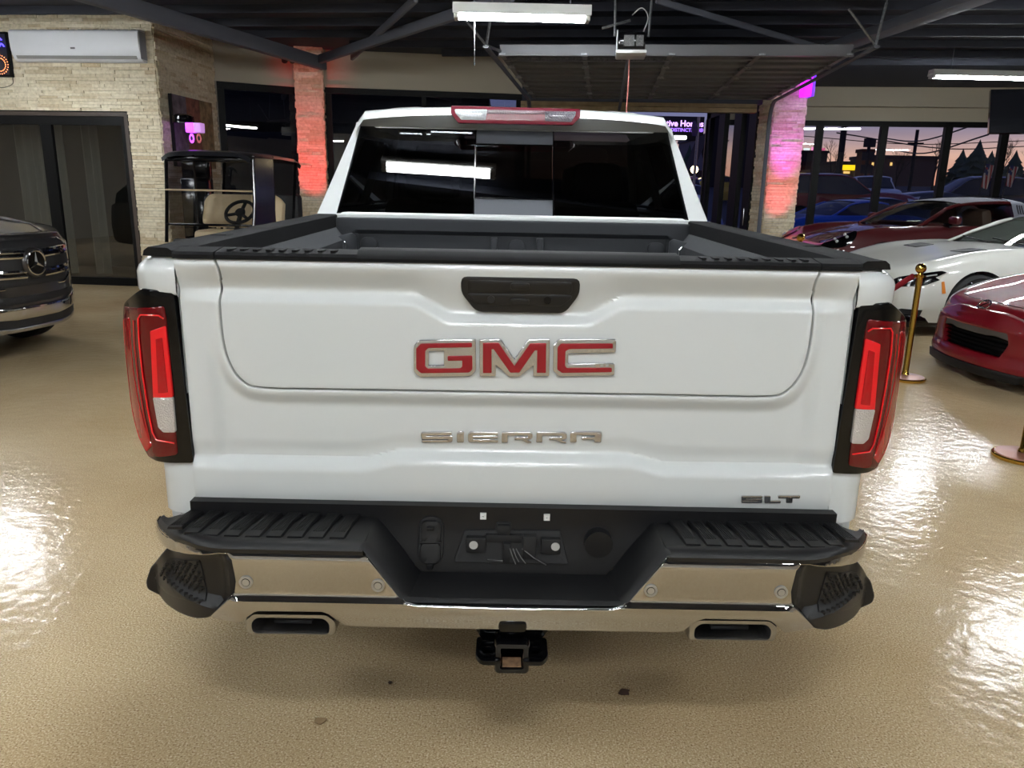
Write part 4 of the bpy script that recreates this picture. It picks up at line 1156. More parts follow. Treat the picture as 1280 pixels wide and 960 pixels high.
# ================================================================ fittings of the showroom
# ---- overhead garage door, rolled up under the ceiling
Z0 = 3.14; NL = Vector((-.16,7.85,Z0)); DW = 4.05; DL = 4.55
M_['door'] = P('dark grey door panel', (104,106,112), .6, 0, bump=(60,.1)); M_['steel'] = P('galvanised steel', (150,152,155), .35, .8, var=(40,(110,112,116)))
gd = thing('overhead_garage_door', 'dark grey sectional garage door rolled up flat under the ceiling on steel tracks', 'garage door', tuple(NL))
def G(s, t, z=0): return NL+rdir*s+gdir*t+Vector((0,0,z))
def gbox(bm, s0, s1, t0, t1, z0, z1):
    hexa(bm, [G(s0,t0,z0), G(s1,t0,z0), G(s1,t1,z0), G(s0,t1,z0), G(s0,t0,z1), G(s1,t0,z1), G(s1,t1,z1), G(s0,t1,z1)])
np_ = 5
for k in range(np_):
    t0 = DL*k/np_; t1 = DL*(k+1)/np_-.012
    bm = B(); gbox(bm, 0, DW, t0, t1, .035, .05)
    for tt in (t0+.01, (t0+t1)/2-.02, t1-.05): gbox(bm, 0, DW, tt, tt+.05, .0, .036)
    for j in range(5): gbox(bm, DW*j/4-(.06 if j == 4 else .03 if j else 0), DW*j/4+(.0 if j == 4 else .03 if j else .06), t0, t1, -.006, .034)
    obj('door_section', bm, M_['door'], gd, world=True)
    bm = B()
    for j in range(5):
        s = min(max(DW*j/4, .05), DW-.05); gbox(bm, s-.035, s+.035, t0-.05, t0+.05, -.022, -.004); cyl(bm, G(s-.05,t0,-.025), G(s+.05,t0,-.025), .012, 8)
    obj('hinge_row', bm, M_['steel'], gd, world=True)
bm = B(); gbox(bm, .02, DW-.02, -.03, .05, -.03, .09); obj('bottom_strut', bm, P('pale steel strut', (92,92,95), .4, .3), gd, world=True)
bm = B(); gbox(bm, .02, DW*.5, .42, .47, -.02, .02); obj('strut', bm, M_['steel'], gd, world=True)
for s in (-.07, DW+.07):
    pts = [G(s,-.55,-.02)]+[G(s,t,-.02) for t in (1,2,3,4,4.45)]
    e = G(s,4.45,-.02)
    for a in range(15, 91, 15): pts.append(e+gdir*(.34*math.sin(R(a)))+Vector((0,0,-.34*(1-math.cos(R(a))))))
    pts.append(Vector((pts[-1].x, pts[-1].y, .1)))
    bm = B()
    for d in (-.02, .02): tube(bm, [p+rdir*d for p in pts], .014, 6)
    tube(bm, pts, .02, 6); obj('track', bm, M_['ceilb'] if s > 0 else M_['steel'], gd, world=True)
    bm = B()
    p0 = G(s,-.5,0); tube(bm, [p0, p0+Vector((.06,0,.42))], .016, 4); tube(bm, [p0, p0+rdir*-.32+Vector((0,0,.36))], .013, 4); tube(bm, [p0+Vector((.06,0,.42)), Vector((p0.x+.08,p0.y,CZ))], .010, 4); tube(bm, [p0, G(s+(.1 if s < 0 else -.1),-.0,.02)], .018, 4)
    obj('track_hanger', bm, M_['steel'], gd, world=True)
# ---- opener with its rail, straps and red cord
OP = at(789,55,6.4)
op = thing('garage_door_opener', 'black garage door opener motor hanging from the ceiling with a red pull cord', 'door opener', (OP.x, OP.y, OP.z-.1))
bm = B(); box(bm, OP, (.27,.36,.17), .02, rot=R(-7)); obj('motor_box', bm, M_['gloss'], op, world=True)
bm = B(); box(bm, OP+Vector((0,0,-.10)), (.30,.40,.035), .012, rot=R(-7)); box(bm, OP+Vector((-.145,-.0,0)), (.012,.36,.19), .004, rot=R(-7)); obj('light_cover', bm, P('pale lamp cover', (190,190,188), .3), op, world=True)
bm = B(); quad(bm, *[OP+Vector((x, -.19-.0+x*-.12, z)) for x, z in ((-.10,-.05),(.0,-.05),(.0,.05),(-.10,.05))]); quad(bm, *[OP+Vector((x, -.19+x*-.12, z)) for x, z in ((.02,-.05),(.09,-.05),(.09,.05),(.02,.05))]); obj('rating_label', bm, P('grey label', (92,92,92), .6, var=(160,(40,40,42),.05)), op, world=True)
bm = B(); beam(bm, OP+gdir*.2+Vector((0,0,-.02)), OP+gdir*6.2+Vector((0,0,-.02)), .05, .06); obj('rail', bm, M_['ceilb'], op, world=True)
bm = B()
for dx in (-.17,.17): tube(bm, [OP+Vector((dx,0,.07)), Vector((OP.x+dx*1.15, OP.y, CZ))], .012, 4)
tube(bm, [OP+Vector((-.30,0,.14)), OP+Vector((-.02,0,.22))], .013, 4); obj('strap', bm, M_['steel'], op, world=True)
bm = B(); tube(bm, spline([OP+Vector((.09,-.15,.08)), OP+Vector((.13,-.15,.22)), OP+Vector((.07,-.12,.31)), OP+Vector((-.02,-.1,.25))], 6), .006, 5); obj('power_cord', bm, P('grey cord', (150,150,150), .5), op, world=True)
c0 = at(787,66,6.75); c1 = at(783,140,6.75)
bm = B(); tube(bm, [c0, c0.lerp(c1,.5)+Vector((.004,0,0)), c1], .007, 6); tube(bm, [c1, c1+Vector((0,0,-.06))], .014, 6); tube(bm, [c0+Vector((0,0,.06)), c0], .012, 6)
obj('release_cord', bm, P('faded red cord', (196,120,112), .7), op, world=True)

# ---- split air conditioner on the stone wall
aL, aR = sL(26,60).dot(uL), sL(184,60).dot(uL); zT, zBt = sL(100,40).z, sL(100,79).z
ac = thing('air_conditioner', 'white split air conditioner mounted high on the stone wall above the glass door', 'air conditioner', tuple(Pl((aL+aR)/2, zBt)))
prof = [(.02,0),(.02,1),(.17,1.0),(.215,.94),(.225,.80),(.222,.45),(.205,.25),(.17,.10),(.12,.0)]
prof = sp2(prof[2:], 3); prof = [(.02,0),(.02,1)]+prof
bm = B(); h_ = zT-zBt
loft(bm, [[Pl(a, zBt+v*h_)+nL*d for d, v in prof] for a in (aR, aR+.01, aL-.01, aL)], closed=True, cap=True)
obj('ac_body', bm, P('white plastic', (236,238,242), .3), ac, world=True)
bm = B(); loft(bm, [[Pl(a, zBt+v*h_)+nL*d for d, v in ((.175,.085),(.196,.17),(.20,.17),(.18,.07))] for a in (aR+.06, aL-.06)], closed=True, cap=True); obj('air_flap', bm, P('grey louvre', (150,150,150), .4), ac, world=True)
bm = B()
for k in range(14): fbox(bm, Pl(aR+.06+.115*k), Pl(aR+.12+.115*k), zT-.002, zT+.004, nL, .04, .17)
obj('intake_grille', bm, P('dark slots', (70,72,76), .6), ac, world=True)
bm = B(); q_ = [Pl((aL+aR)/2+.02+s, zBt+.40*h_+z)+nL*.2235 for s, z in ((-.035,-.012),(.035,-.012),(.035,.012),(-.035,.012))]; quad(bm, *q_); obj('badge', bm, P('grey badge', (120,120,124), .4), ac, world=True)
bm = B()
fbox(bm, Pl(aR-.004), Pl(aR+.0), zBt+.08*h_, zT-.02, nL, .03, .19); obj('end_cap', bm, P('grey side', (150,152,160), .4), ac, world=True)
# ---- neon sign panel at the left edge
nA, nB_ = sL(16,70).dot(uL), sL(16,70).dot(uL)+.62; nz0, nz1 = sL(14,97).z, sL(14,41).z
sg = thing('neon_sign', 'dark framed sign with blue neon squiggles and a ring of orange dots', 'sign', tuple(Pl((nA+nB_)/2, nz0)))
bm = B(); fbox(bm, Pl(nA), Pl(nB_), nz0, nz1, nL, .02, .06); obj('back_board', bm, P('navy board', (28,28,44), .4), sg, world=True)
bm = B()
for a, e, z0, z1 in ((nA,nA+.03,nz0,nz1),(nB_-.03,nB_,nz0,nz1),(nA,nB_,nz0,nz0+.03),(nA,nB_,nz1-.03,nz1)): fbox(bm, Pl(a), Pl(e), z0, z1, nL, .02, .075)
obj('frame', bm, M_['frame'], sg, world=True)
bm = B(); zz = nz1-.13
for pts in ([(.06,-.07),(.10,-.03),(.14,-.07),(.18,-.02),(.26,-.06)], [(.09,.02),(.13,.05),(.20,.0),(.28,.05)]):
    tube(bm, spline([Pl(nA+s, zz+z)+nL*.075 for s, z in pts], 5), .008, 6)
obj('neon_tube', bm, EM('blue neon', (70,60,255), 6), sg, world=True)
bm = B()
for rr in (.09,.13):
    for k in range(22):
        a = 2*math.pi*k/22; sphere(bm, Pl(nA+.17+rr*math.cos(a), nz0+.17+rr*math.sin(a))+nL*.07, .0065, 6)
obj('dot_ring', bm, EM('orange dots', (255,150,90), 4), sg, world=True)
bm = B(); tube(bm, spline([Pl(nA+.02,nz0)+nL*.03, Pl(nA+.05,nz0-.10)+nL*.03, Pl(nA+.25,nz0-.14)+nL*.03, Pl(nA+.40,nz0)+nL*.03], 6), .004, 5); obj('cord', bm, M_['matte'], sg, world=True)

# ---- plank picture on the stone return and the purple lit pump head before it
def SR(px, py): return onpl(px, py, W1+nS*.05, nS)
pa, pb = (SR(214,140)-W1).dot(uS), (SR(264,140)-W1).dot(uS); pz1 = SR(238,123).z; pz0 = pz1-1.05
pic = thing('wall_picture', 'picture of weathered wooden planks hung on the stone return wall behind the golf cart', 'picture', tuple(W1+uS*((pa+pb)/2)+nS*.05+Vector((0,0,pz0))))
cols = [(128,118,132),(150,96,80),(164,138,100)]
for k in range(3):
    bm = B(); s0 = lerp(pa,pb,k/3); s1_ = lerp(pa,pb,(k+1)/3)
    P0 = W1+uS*(s0+.003); P1 = W1+uS*(s1_-.003); fbox(bm, P0, P1, pz0, pz1, nS, .035, .07)
    obj('plank', bm, P('weathered plank %d' % k, cols[k], .7, var=(9,tuple(int(c*.6) for c in cols[k]))), pic, world=True)
bm = B(); fbox(bm, W1+uS*(pa-.02), W1+uS*(pa), pz0, pz1, nS, .03, .08); obj('frame_edge', bm, M_['matte'], pic, world=True)
PL = at(243,186,10.2)
lp = thing('retro_gas_pump', 'black retro pump with a purple glowing head standing behind the golf cart', 'gas pump', (PL.x, PL.y, 0))
M_['purple'] = EM('purple lit panel', (190,70,255), 3.2); M_['lilac'] = EM('lilac lit panel', (196,140,214), .9)
bm = B(); box2(bm, (PL.x-.20,PL.y-.15,0), (PL.x+.20,PL.y+.15,1.66), .03); box2(bm, (PL.x-.20,PL.y-.1,1.60), (PL.x+.22,PL.y+.12,2.0), .06); obj('pump_body', bm, M_['gloss'], lp, world=True)
bm = B(); hz_ = at(243,165,10.2).z
lathe(bm, [(.0,.10),(.10,.10),(.145,.07),(.150,.03),(.150,.01),(.155,0),(.155,-.03),(0,-.03)], 24, Matrix.Translation((at(243,150,10.6).x, PL.y-.02, at(243,152,10.2).z))); obj('head_cap', bm, M_['gloss'], lp, world=True)
za_, zb_ = at(243,166,10.15).z, at(243,154,10.15).z
for px0, px1, mt in ((233.5,243,'purple'),(243.5,253,'lilac')):
    x0, x1 = at(px0,160,10.1).x, at(px1,160,10.1).x
    bm = B(); box2(bm, (x0,PL.y-.16,za_), (x1,PL.y+.0,zb_), .01); obj('lit_panel', bm, M_[mt], lp, world=True)
for px, mt in ((240.5,'purple'),(249.5,'rosy')):
    if mt == 'rosy': M_['rosy'] = EM('rosy ring', (150,66,72), .8)
    c_ = at(px,173,10.05); bm = B(); lathe(bm, [(.036,0),(.036,.012),(.0,.012)], 20, Mdir((c_.x, PL.y-.165, c_.z), (0,-1,0)) @ Matrix.Diagonal((1,1.9,1,1))); obj('dial', bm, M_[mt], lp, world=True)
    bm = B(); lathe(bm, [(.018,.011),(.018,.016),(.0,.016)], 16, Mdir((c_.x, PL.y-.165, c_.z), (0,-1,0)) @ Matrix.Diagonal((1,1.9,1,1))); obj('dial_hub', bm, M_['matte'], lp, world=True)
# ---- small black spotlights by the red column, conduit clip
sp_ = at(358,70,12.2)
sl = thing('spotlight', 'small black twin spotlight at the ceiling beside the red lit column', 'spotlight', (sp_.x, sp_.y, sp_.z))
bm = B(); cyl(bm, sp_+Vector((-.05,0,.05)), sp_+Vector((.0,-.12,-.10)), .05, 12); cyl(bm, sp_+Vector((.07,0,.05)), sp_+Vector((.13,-.10,-.10)), .05, 12); obj('lamp_heads', bm, M_['matte'], sl, world=True)
bm = B(); tube(bm, [sp_+Vector((.02,0,.04)), Vector((sp_.x+.02, sp_.y, CZ))], .015, 6); obj('stem', bm, M_['matte'], sl, world=True)
# ---- purple lit box on the right column
b0 = at(1006,85,12.2); b1 = at(1015,121,12.2)
lb = thing('light_box', 'narrow glowing purple light box high on the right stone column', 'light box', (b0.x+.09, b0.y, b1.z))
bm = B(); box2(bm, (b0.x,12.12,b1.z), (b1.x-.04,12.34,CZ-.10), .01); obj('glow_tube', bm, EM('magenta glow', (214,36,255), 1.6), lb, world=True)
bm = B(); box2(bm, (b1.x-.045,12.10,b1.z), (b1.x,12.36,CZ-.10), .005); obj('side_panel', bm, EM('violet glow', (128,60,255), 1.1), lb, world=True)
bm = B(); box2(bm, (b0.x-.01,12.10,CZ-.12), (b1.x,12.36,CZ), .005); obj('top_cap', bm, M_['matte'], lb, world=True)
# ---- black television hung from the ceiling at the right
tA, tB_ = at(1243,112,8.6), at(1236,166,8.45)
tv = thing('television', 'black flat television hanging from the ceiling at the top right corner', 'television', (tB_.x+.8, 8.5, tB_.z))
d_ = Vector((.96,-.28,0)); up_ = Vector((tA-tB_)); up_ = Vector((.02,.14,up_.z))
bm = B(); o_ = tB_; tn = d_.cross(up_).normalized()
hexa(bm, [o_, o_+d_*1.5, o_+d_*1.5-tn*.06, o_-tn*.06, o_+up_, o_+d_*1.5+up_, o_+d_*1.5+up_-tn*.06, o_+up_-tn*.06]); obj('screen', bm, P('black screen', (14,15,20), .16, 0, .5), tv, world=True)
bm = B()
for k in (.45,1.05): tube(bm, [o_+d_*k+up_*.9-tn*.05, Vector((o_.x+d_.x*k, o_.y+d_.y*k+.15, CZ))], .025, 8)
obj('ceiling_mount', bm, M_['matte'], tv, world=True)

# ---- gold stanchions and the red rope
M_['gold'] = P('polished gold', (222,178,84), .09, 1); M_['velvet'] = P('dark red velvet', (140,14,34), .85, bump=(300,.3)); M_['copper'] = P('dusty rose base plate', (150,104,90), .35, .5)
def stanchion(x, y, label, H=1.0):
    o = thing('stanchion', label, 'stanchion', (x, y, 0), 0, 'gold rope stanchions')
    b_ = B(); lathe(b_, [(0,0),(.165,0),(.172,.006),(.172,.022),(.166,.028),(0,.03)], 40); obj('base', b_, M_['gold'], o)
    b_ = B(); lathe(b_, [(.158,.0285),(.156,.033),(.05,.040),(.03,.046),(0,.046)], 40); obj('base_plate', b_, M_['copper'], o)
    b_ = B(); lathe(b_, [(.036,.03),(.03,.06),(.0255,.07),(.0255,H-.13),(.03,H-.125),(.03,H-.10),(.02,H-.095),(.018,H-.085)], 20)
    obj('post', b_, M_['gold'], o)
    b_ = B(); sphere(b_, (0,0,H-.045), .045, 20); obj('ball_top', b_, M_['gold'], o)
    b_ = B(); bmesh.ops.create_cone
    for a in (0, 90, 180, 270): tube(b_, [(.025*math.cos(R(a)),.025*math.sin(R(a)),H-.115),(.055*math.cos(R(a)),.055*math.sin(R(a)),H-.112)], .007, 6)
    obj('rope_ring', b_, M_['gold'], o)
    return o
s1p = atz(1130.5,474,0); stanchion(s1p.x, s1p.y, 'gold stanchion behind the right tail light of the truck', 1.03)
s2p = atz(1278,573,0); stanchion(s2p.x, s2p.y, 'gold stanchion cut off by the right edge, only its base in sight', 1.03)
s3 = at(1001,297,6.6); stanchion(s3.x, s3.y, 'gold stanchion whose ball top peeks over the truck bed rail', s3.z+.045)
e1 = Vector((s1p.x-.05,s1p.y+.02,.915)); e2 = Vector((s3.x,s3.y-.05,.93)); 
bm = B(); mid = (e1+e2)/2; pts = spline([e1, lerp(e1,mid,.4)+Vector((0,0,-.20)), mid+Vector((0,0,-.30)), lerp(e2,mid,.4)+Vector((0,0,-.20)), e2], 6); tube(bm, pts, .024, 10)
solo('velvet_rope', bm, M_['velvet'], 'dark red velvet rope hanging between two gold stanchions beside the truck', 'rope')
# ---- dead leaf scraps on the floor
for px, py, sc, lb in ((780,866,.022,'small dark leaf scrap on the floor below the tow hitch to the right'), (401,902,.02,'brown stain of crumbs on the floor at the lower left of the truck'), (488,854,.008,'tiny dark crumb on the floor below the left exhaust tip')):
    c_ = atz(px, py, 0); rg = random.Random(px); bm = B(); n_ = 9
    ring = [bm.verts.new((c_.x+sc*rg.uniform(.5,1.2)*math.cos(2*math.pi*k/n_), c_.y+sc*.8*rg.uniform(.5,1.2)*math.sin(2*math.pi*k/n_), .002+.006*rg.random())) for k in range(n_)]
    ctr = bm.verts.new((c_.x, c_.y, .003)); [bm.faces.new([ring[k], ring[(k+1)%n_], ctr]) for k in range(n_)]
    e_ = bmesh.ops.extrude_face_region(bm, geom=bm.faces[:]); bmesh.ops.translate(bm, vec=(0,0,-.0025), verts=[v for v in e_['geom'] if isinstance(v, bmesh.types.BMVert)])
    solo('floor_scrap', bm, P('dry brown scrap %d' % px, (70,48,36) if px != 401 else (150,124,88), .8), lb, 'scrap')
# ================================================================ cars: surfaces through cross-sections
class Surf:
    """stations (y, [(x, z) from sill to centre line]); smooth both ways; mirrored in x"""
    def __init__(s, st): s.st = sorted(st, key=lambda q: q[0]); s.nt = len(st[0][1])-1
    @staticmethod
    def cr(a, b, c, d, t): return .5*((2*b)+(c-a)*t+(2*a-5*b+4*c-d)*t*t+(3*b-a-3*c+d)*t**3)
    def ev(s, y, t, side=1):
        st = s.st; y = max(st[0][0], min(st[-1][0], y)); i = 0
        while i < len(st)-2 and y > st[i+1][0]: i += 1
        f = (y-st[i][0])/(st[i+1][0]-st[i][0])
        a, b, c, d = st[max(i-1,0)], st[i], st[i+1], st[min(i+2,len(st)-1)]
        def col(k):
            r = []
            for q in (0, 1):
                m0 = (c[1][k][q]-a[1][k][q])/max(c[0]-a[0],1e-6)*(c[0]-b[0]); m1 = (d[1][k][q]-b[1][k][q])/max(d[0]-b[0],1e-6)*(c[0]-b[0])
                r.append((2*f**3-3*f*f+1)*b[1][k][q]+(f**3-2*f*f+f)*m0+(-2*f**3+3*f*f)*c[1][k][q]+(f**3-f*f)*m1)
            return r
        t = max(0, min(s.nt, t)); j = min(int(t), s.nt-1); g = t-j
        p = [col(max(j-1,0)), col(j), col(j+1), col(min(j+2,s.nt))]
        if j+2 > s.nt: p[3] = [-p[1][0], p[1][1]]
        return Vector((side*s.cr(p[0][0],p[1][0],p[2][0],p[3][0],g), y, s.cr(p[0][1],p[1][1],p[2][1],p[3][1],g)))
    def nrm(s, y, t, side=1):
        e = .01; n = (s.ev(y+e,t,side)-s.ev(y-e,t,side)).cross(s.ev(y,min(t+e,s.nt),side)-s.ev(y,max(t-e,0),side))
        if n.length < 1e-9: return Vector((0,1,0))
        n.normalize(); p = s.ev(y, t, side); c = Vector((0, p.y, .45)); return n if n.dot(p-c) > 0 else -n
    def M(s, side=1, off=0):
        return lambda u, v, d: s.ev(u, v, side)+s.nrm(u, v, side)*(off-d)
    def rows(s, n):
        ys = []
        for a, b in zip(s.st, s.st[1:]): ys += [lerp(a[0], b[0], k/n) for k in range(n)]
        return ys+[s.st[-1][0]]
    def solid(s, bm, n=4, m=4):
        ts = [k/m for k in range(s.nt*m+1)]; rings = []
        for y in s.rows(n):
            L_ = [s.ev(y,t,-1) for t in ts]; R_ = [s.ev(y,t,1) for t in ts[::-1]]
            rings.append(L_+R_[1:])
        loft(bm, rings, closed=True, cap=True)
    def patch(s, bm, y0, y1, t0, t1, ny, nt_, off=0, side=1, th=0):
        loft(bm, [[s.ev(lerp(y0,y1,a/ny), lerp(t0(a/ny) if callable(t0) else t0, t1(a/ny) if callable(t1) else t1, b/nt_), side)+s.nrm(lerp(y0,y1,a/ny), lerp(t0(a/ny) if callable(t0) else t0, t1(a/ny) if callable(t1) else t1, b/nt_), side)*off for b in range(nt_+1)] for a in range(ny+1)])
def heading(h): return math.atan2(-h[0], h[1])
def carpaint(name, c, metal=.3): return P(name, c, .3, metal, 1, .5, coatr=.03)
def body(root, S_, mat, axles, r, name='body', n=4):
    b_ = B(); S_.solid(b_, n); o = obj(name, b_, mat, root)
    c_ = B()
    for y, zc in axles: cyl(c_, (-1.3,y,zc), (1.3,y,zc), r, 36)
    apply_bool(o, c_)
    b_ = B(); w = S_.ev(axles[0][0], 1)[0]-.10
    for y, zc in axles: box2(b_, (-w+.25,y-r-.02,zc-.15), (w-.25,y+r+.02,zc+r*.98), .02)
    obj('wheel_well', b_, M_['matte'], root)
    return o
def wheels(root, axles, r, track, w, rimr, ns, mt, spoke=.5):
    for y, zc in axles:
        for s in (-1, 1): wheel(root, (s*track, y, zc), r, w, rimr, s, ns, mt, spoke)

# ---------------------------------------------------------------- dark red targa sports car
prot = thing('display_platform', 'low black display platform under the dark red targa sports car', 'platform', (0,0,0))
FLp = at(1102,309,9.6); hP = Vector((-math.cos(R(7)), -math.sin(R(7)), 0)); leftP = Vector((-hP.y, hP.x, 0)); KP = 1.07; LIFT = .19
Cp = Vector((FLp.x, 9.6, 0))-leftP*(.80*KP); 
targa = thing('sports_car', 'dark red targa sports car with grey fabric roof and silver roll bar', 'car', (Cp.x, Cp.y, LIFT), heading(hP)); targa.scale = (KP,)*3
prot.location = (Cp.x-hP.x*1.2, Cp.y-hP.y*1.2, 0); prot.rotation_euler = (0,0,heading(hP))
bm = B(); box2(bm, (-1.02,-2.8,0), (1.02,2.6,LIFT), .02); obj('deck', bm, M_['matte'], prot)
mp = P('dark ruby paint', (66,4,9), .45, 0, 1, .25, coatr=.02)
ST = Surf([(.86,[(.45,.30),(.55,.42),(.48,.54),(.30,.585),(0,.60)]),(.80,[(.66,.25),(.72,.45),(.64,.60),(.40,.63),(0,.645)]),(.62,[(.80,.21),(.86,.47),(.78,.72),(.46,.685),(0,.705)]),(.36,[(.85,.19),(.905,.50),(.80,.83),(.50,.755),(0,.78)]),
  (0,[(.86,.18),(.925,.52),(.80,.885),(.52,.82),(0,.84)]),(-.55,[(.86,.18),(.905,.54),(.83,.89),(.62,.89),(0,.90)]),(-1.2,[(.85,.18),(.895,.55),(.855,.89),(.74,.915),(0,.92)]),(-2.0,[(.86,.18),(.905,.55),(.87,.90),(.74,.93),(0,.94)]),
  (-2.45,[(.88,.2),(.94,.56),(.87,.92),(.70,.96),(0,1.0)]),(-3.1,[(.84,.25),(.89,.56),(.80,.86),(.6,.90),(0,.92)]),(-3.5,[(.68,.36),(.75,.55),(.70,.72),(.5,.75),(0,.76)])])
AX = [(0,.335),(-2.45,.335)]
body(targa, ST, mp, AX, .37)
wheels(targa, AX, .335, .80, .25, .255, 5, M_['alloy'], .6)
SG = Surf([(-.52,[(.72,.885),(.70,.89),(.60,.90),(0,.905)]),(-.85,[(.775,.90),(.70,1.03),(.56,1.075),(0,1.09)]),(-1.2,[(.80,.905),(.70,1.12),(.56,1.215),(0,1.245)]),(-1.65,[(.80,.915),(.69,1.14),(.56,1.265),(0,1.30)]),(-2.1,[(.79,.925),(.68,1.14),(.55,1.26),(0,1.295)]),(-2.6,[(.72,.95),(.60,1.08),(.46,1.155),(0,1.185)]),(-3.1,[(.58,.90),(.54,.92),(.48,.93),(0,.94)])])
def gh(root, SG, y0, y1, ya, yb, roofmat, pillarmat, tt=1.75, pill=.16, glass='wind', pname='roof', sidew=.0):
    """glass shell, roof skin from ya to yb and the windscreen pillars"""
    b_ = B()
    for s in (-1, 1): SG.patch(b_, y0, y1, 0, SG.nt, 24, 10, 0, s)
    obj('glasshouse', b_, M_[glass], root)
    b_ = B()
    for s in (-1, 1): SG.patch(b_, ya, yb, tt, SG.nt, 12, 6, .012, s)
    obj(pname, b_, roofmat, root)
    for s in (-1, 1):
        b_ = B(); pts = [SG.ev(lerp(y0,ya,k/10), lerp(.6,tt+.08,min(1,k/7)), s) for k in range(11)]; tube(b_, pts, .03, 6); obj('windshield_pillar', b_, pillarmat, root)
        b_ = B(); pts = [SG.ev(lerp(ya,yb,k/8), tt+.02, s) for k in range(9)]; tube(b_, pts, .025, 6); obj('roof_rail', b_, pillarmat, root)
gh(targa, SG, -.54, -3.05, -1.22, -2.0, P('grey fabric roof', (74,74,82), .85, bump=(200,.2)), mp)
bm = B()
for s in (-1, 1): SG.patch(bm, -1.98, -2.24, 0, SG.nt, 4, 12, .022, s)
bar = obj('roll_bar', bm, P('satin silver bar', (150,152,164), .4, .4), targa)
for s in (-1, 1):
    bm = B()
    for k in range(3): tube(bm, [SG.ev(-2.06-.04*k, t, s)+SG.nrm(-2.06-.04*k, t, s)*.026 for t in (.75,1.0,1.25,1.45)], .007, 5)
    obj('bar_slots', bm, M_['matte'], bar)
    bm = B(); panel(bm, [(-.30,.30),(-.34,.24),(.34,.24),(.38,.30),(.38,.36),(-.30,.36)], M=lambda u, v, d: ST.ev(.0+u*.0+.58-.0, 1.2, s)) if False else box(bm, (s*.905,.50,.50), (.02,.16,.03), .005)
    obj('side_marker', bm, EM('amber marker', (214,110,40), .25), targa)
    bm = B(); el = [(.60+.20*math.cos(2*math.pi*k/24), 2.02+.52*math.sin(2*math.pi*k/24)) for k in range(24)]
    panel(bm, el, M=ST.M(s, .012), du=.05, dv=.12, bev=.0, thick=.012); hl = obj('headlight', bm, M_['gloss'], targa)
    for (dy, dt) in ((.06,.14),(-.06,.14),(.06,-.14),(-.06,-.14)): bm = B(); p = ST.ev(.60+dy,2.02+dt,s)+ST.nrm(.60,2.02,s)*.016; sphere(bm, p, .022, 8); obj('lamp', bm, M_['clear2'], hl)
    bm = B(); box(bm, (s*.97,-.92,1.0), (.20,.10,.12), .045); obj('door_mirror', bm, mp, targa)
    bm = B(); box(bm, (s*.86,-.90,.93), (.14,.05,.06), .02); obj('mirror_arm', bm, M_['gloss'], targa)
    bm = B(); tube(bm, [SG.ev(y, .12, s)+SG.nrm(y,.12,s)*.01 for y in (-.75,-1.1,-1.5,-1.95)], .008, 6); obj('window_trim', bm, M_['chrome'], targa)
for s in (-.36,.36):
    bm = B(); box(bm, (s,-1.75,.85), (.46,.18,.62), .07, rot=Matrix.Rotation(R(-12),4,'X')); obj('seat', bm, P('tan seat leather', (120,92,80), .6), targa)
bm = B(); box2(bm, (-.68,-1.05,.78), (.68,-.70,.95), .05); obj('dashboard', bm, P('red dash leather', (96,26,28), .6), targa)

# ---------------------------------------------------------------- white coupe
FLw = Vector((5.42,7.0,0)); aw = R(7); hW = Vector((-math.cos(aw),-math.sin(aw),0)); leftW = Vector((-hW.y,hW.x,0)); KW = 1.06
Cw = FLw-leftW*(.82*KW)
coupe = thing('sports_coupe', 'white sports coupe with slim dark headlights parked behind the red sports car', 'car', (Cw.x,Cw.y,0), heading(hW)); coupe.scale = (KW,)*3
wp = P('white coupe paint', (222,222,214), .3, 0, 1, coatr=.03)
SW = Surf([(.90,[(.42,.20),(.55,.38),(.48,.58),(.30,.66),(0,.68)]),(.80,[(.72,.17),(.78,.40),(.68,.66),(.42,.72),(0,.73)]),(.50,[(.88,.16),(.93,.46),(.84,.78),(.52,.80),(0,.80)]),(0,[(.90,.16),(.965,.52),(.86,.90),(.56,.895),(0,.885)]),
  (-.5,[(.90,.16),(.95,.54),(.87,.935),(.62,.95),(0,.95)]),(-.95,[(.89,.16),(.935,.55),(.88,.935),(.72,.96),(0,.985)]),(-1.8,[(.90,.16),(.94,.56),(.89,.94),(.76,.97),(0,.98)]),(-2.6,[(.93,.18),(.985,.56),(.90,.96),(.72,.99),(0,1.0)]),(-3.3,[(.86,.26),(.90,.56),(.82,.88),(.6,.94),(0,.95)]),(-3.58,[(.70,.36),(.76,.55),(.72,.76),(.5,.80),(0,.80)])])
AXW = [(0,.345),(-2.62,.345)]
body(coupe, SW, wp, AXW, .385)
wheels(coupe, AXW, .345, .83, .26, .265, 10, M_['alloy'], .35)
SGW = Surf([(-.75,[(.74,.93),(.72,.935),(.60,.95),(0,.965)]),(-1.1,[(.80,.94),(.72,1.06),(.56,1.11),(0,1.13)]),(-1.5,[(.82,.945),(.70,1.14),(.55,1.25),(0,1.28)]),(-1.95,[(.82,.955),(.68,1.17),(.54,1.29),(0,1.315)]),(-2.6,[(.76,.97),(.60,1.12),(.46,1.20),(0,1.22)]),(-3.25,[(.55,.94),(.5,.95),(.44,.955),(0,.96)])])
gh(coupe, SGW, -.78, -3.2, -1.52, -2.4, wp, wp)
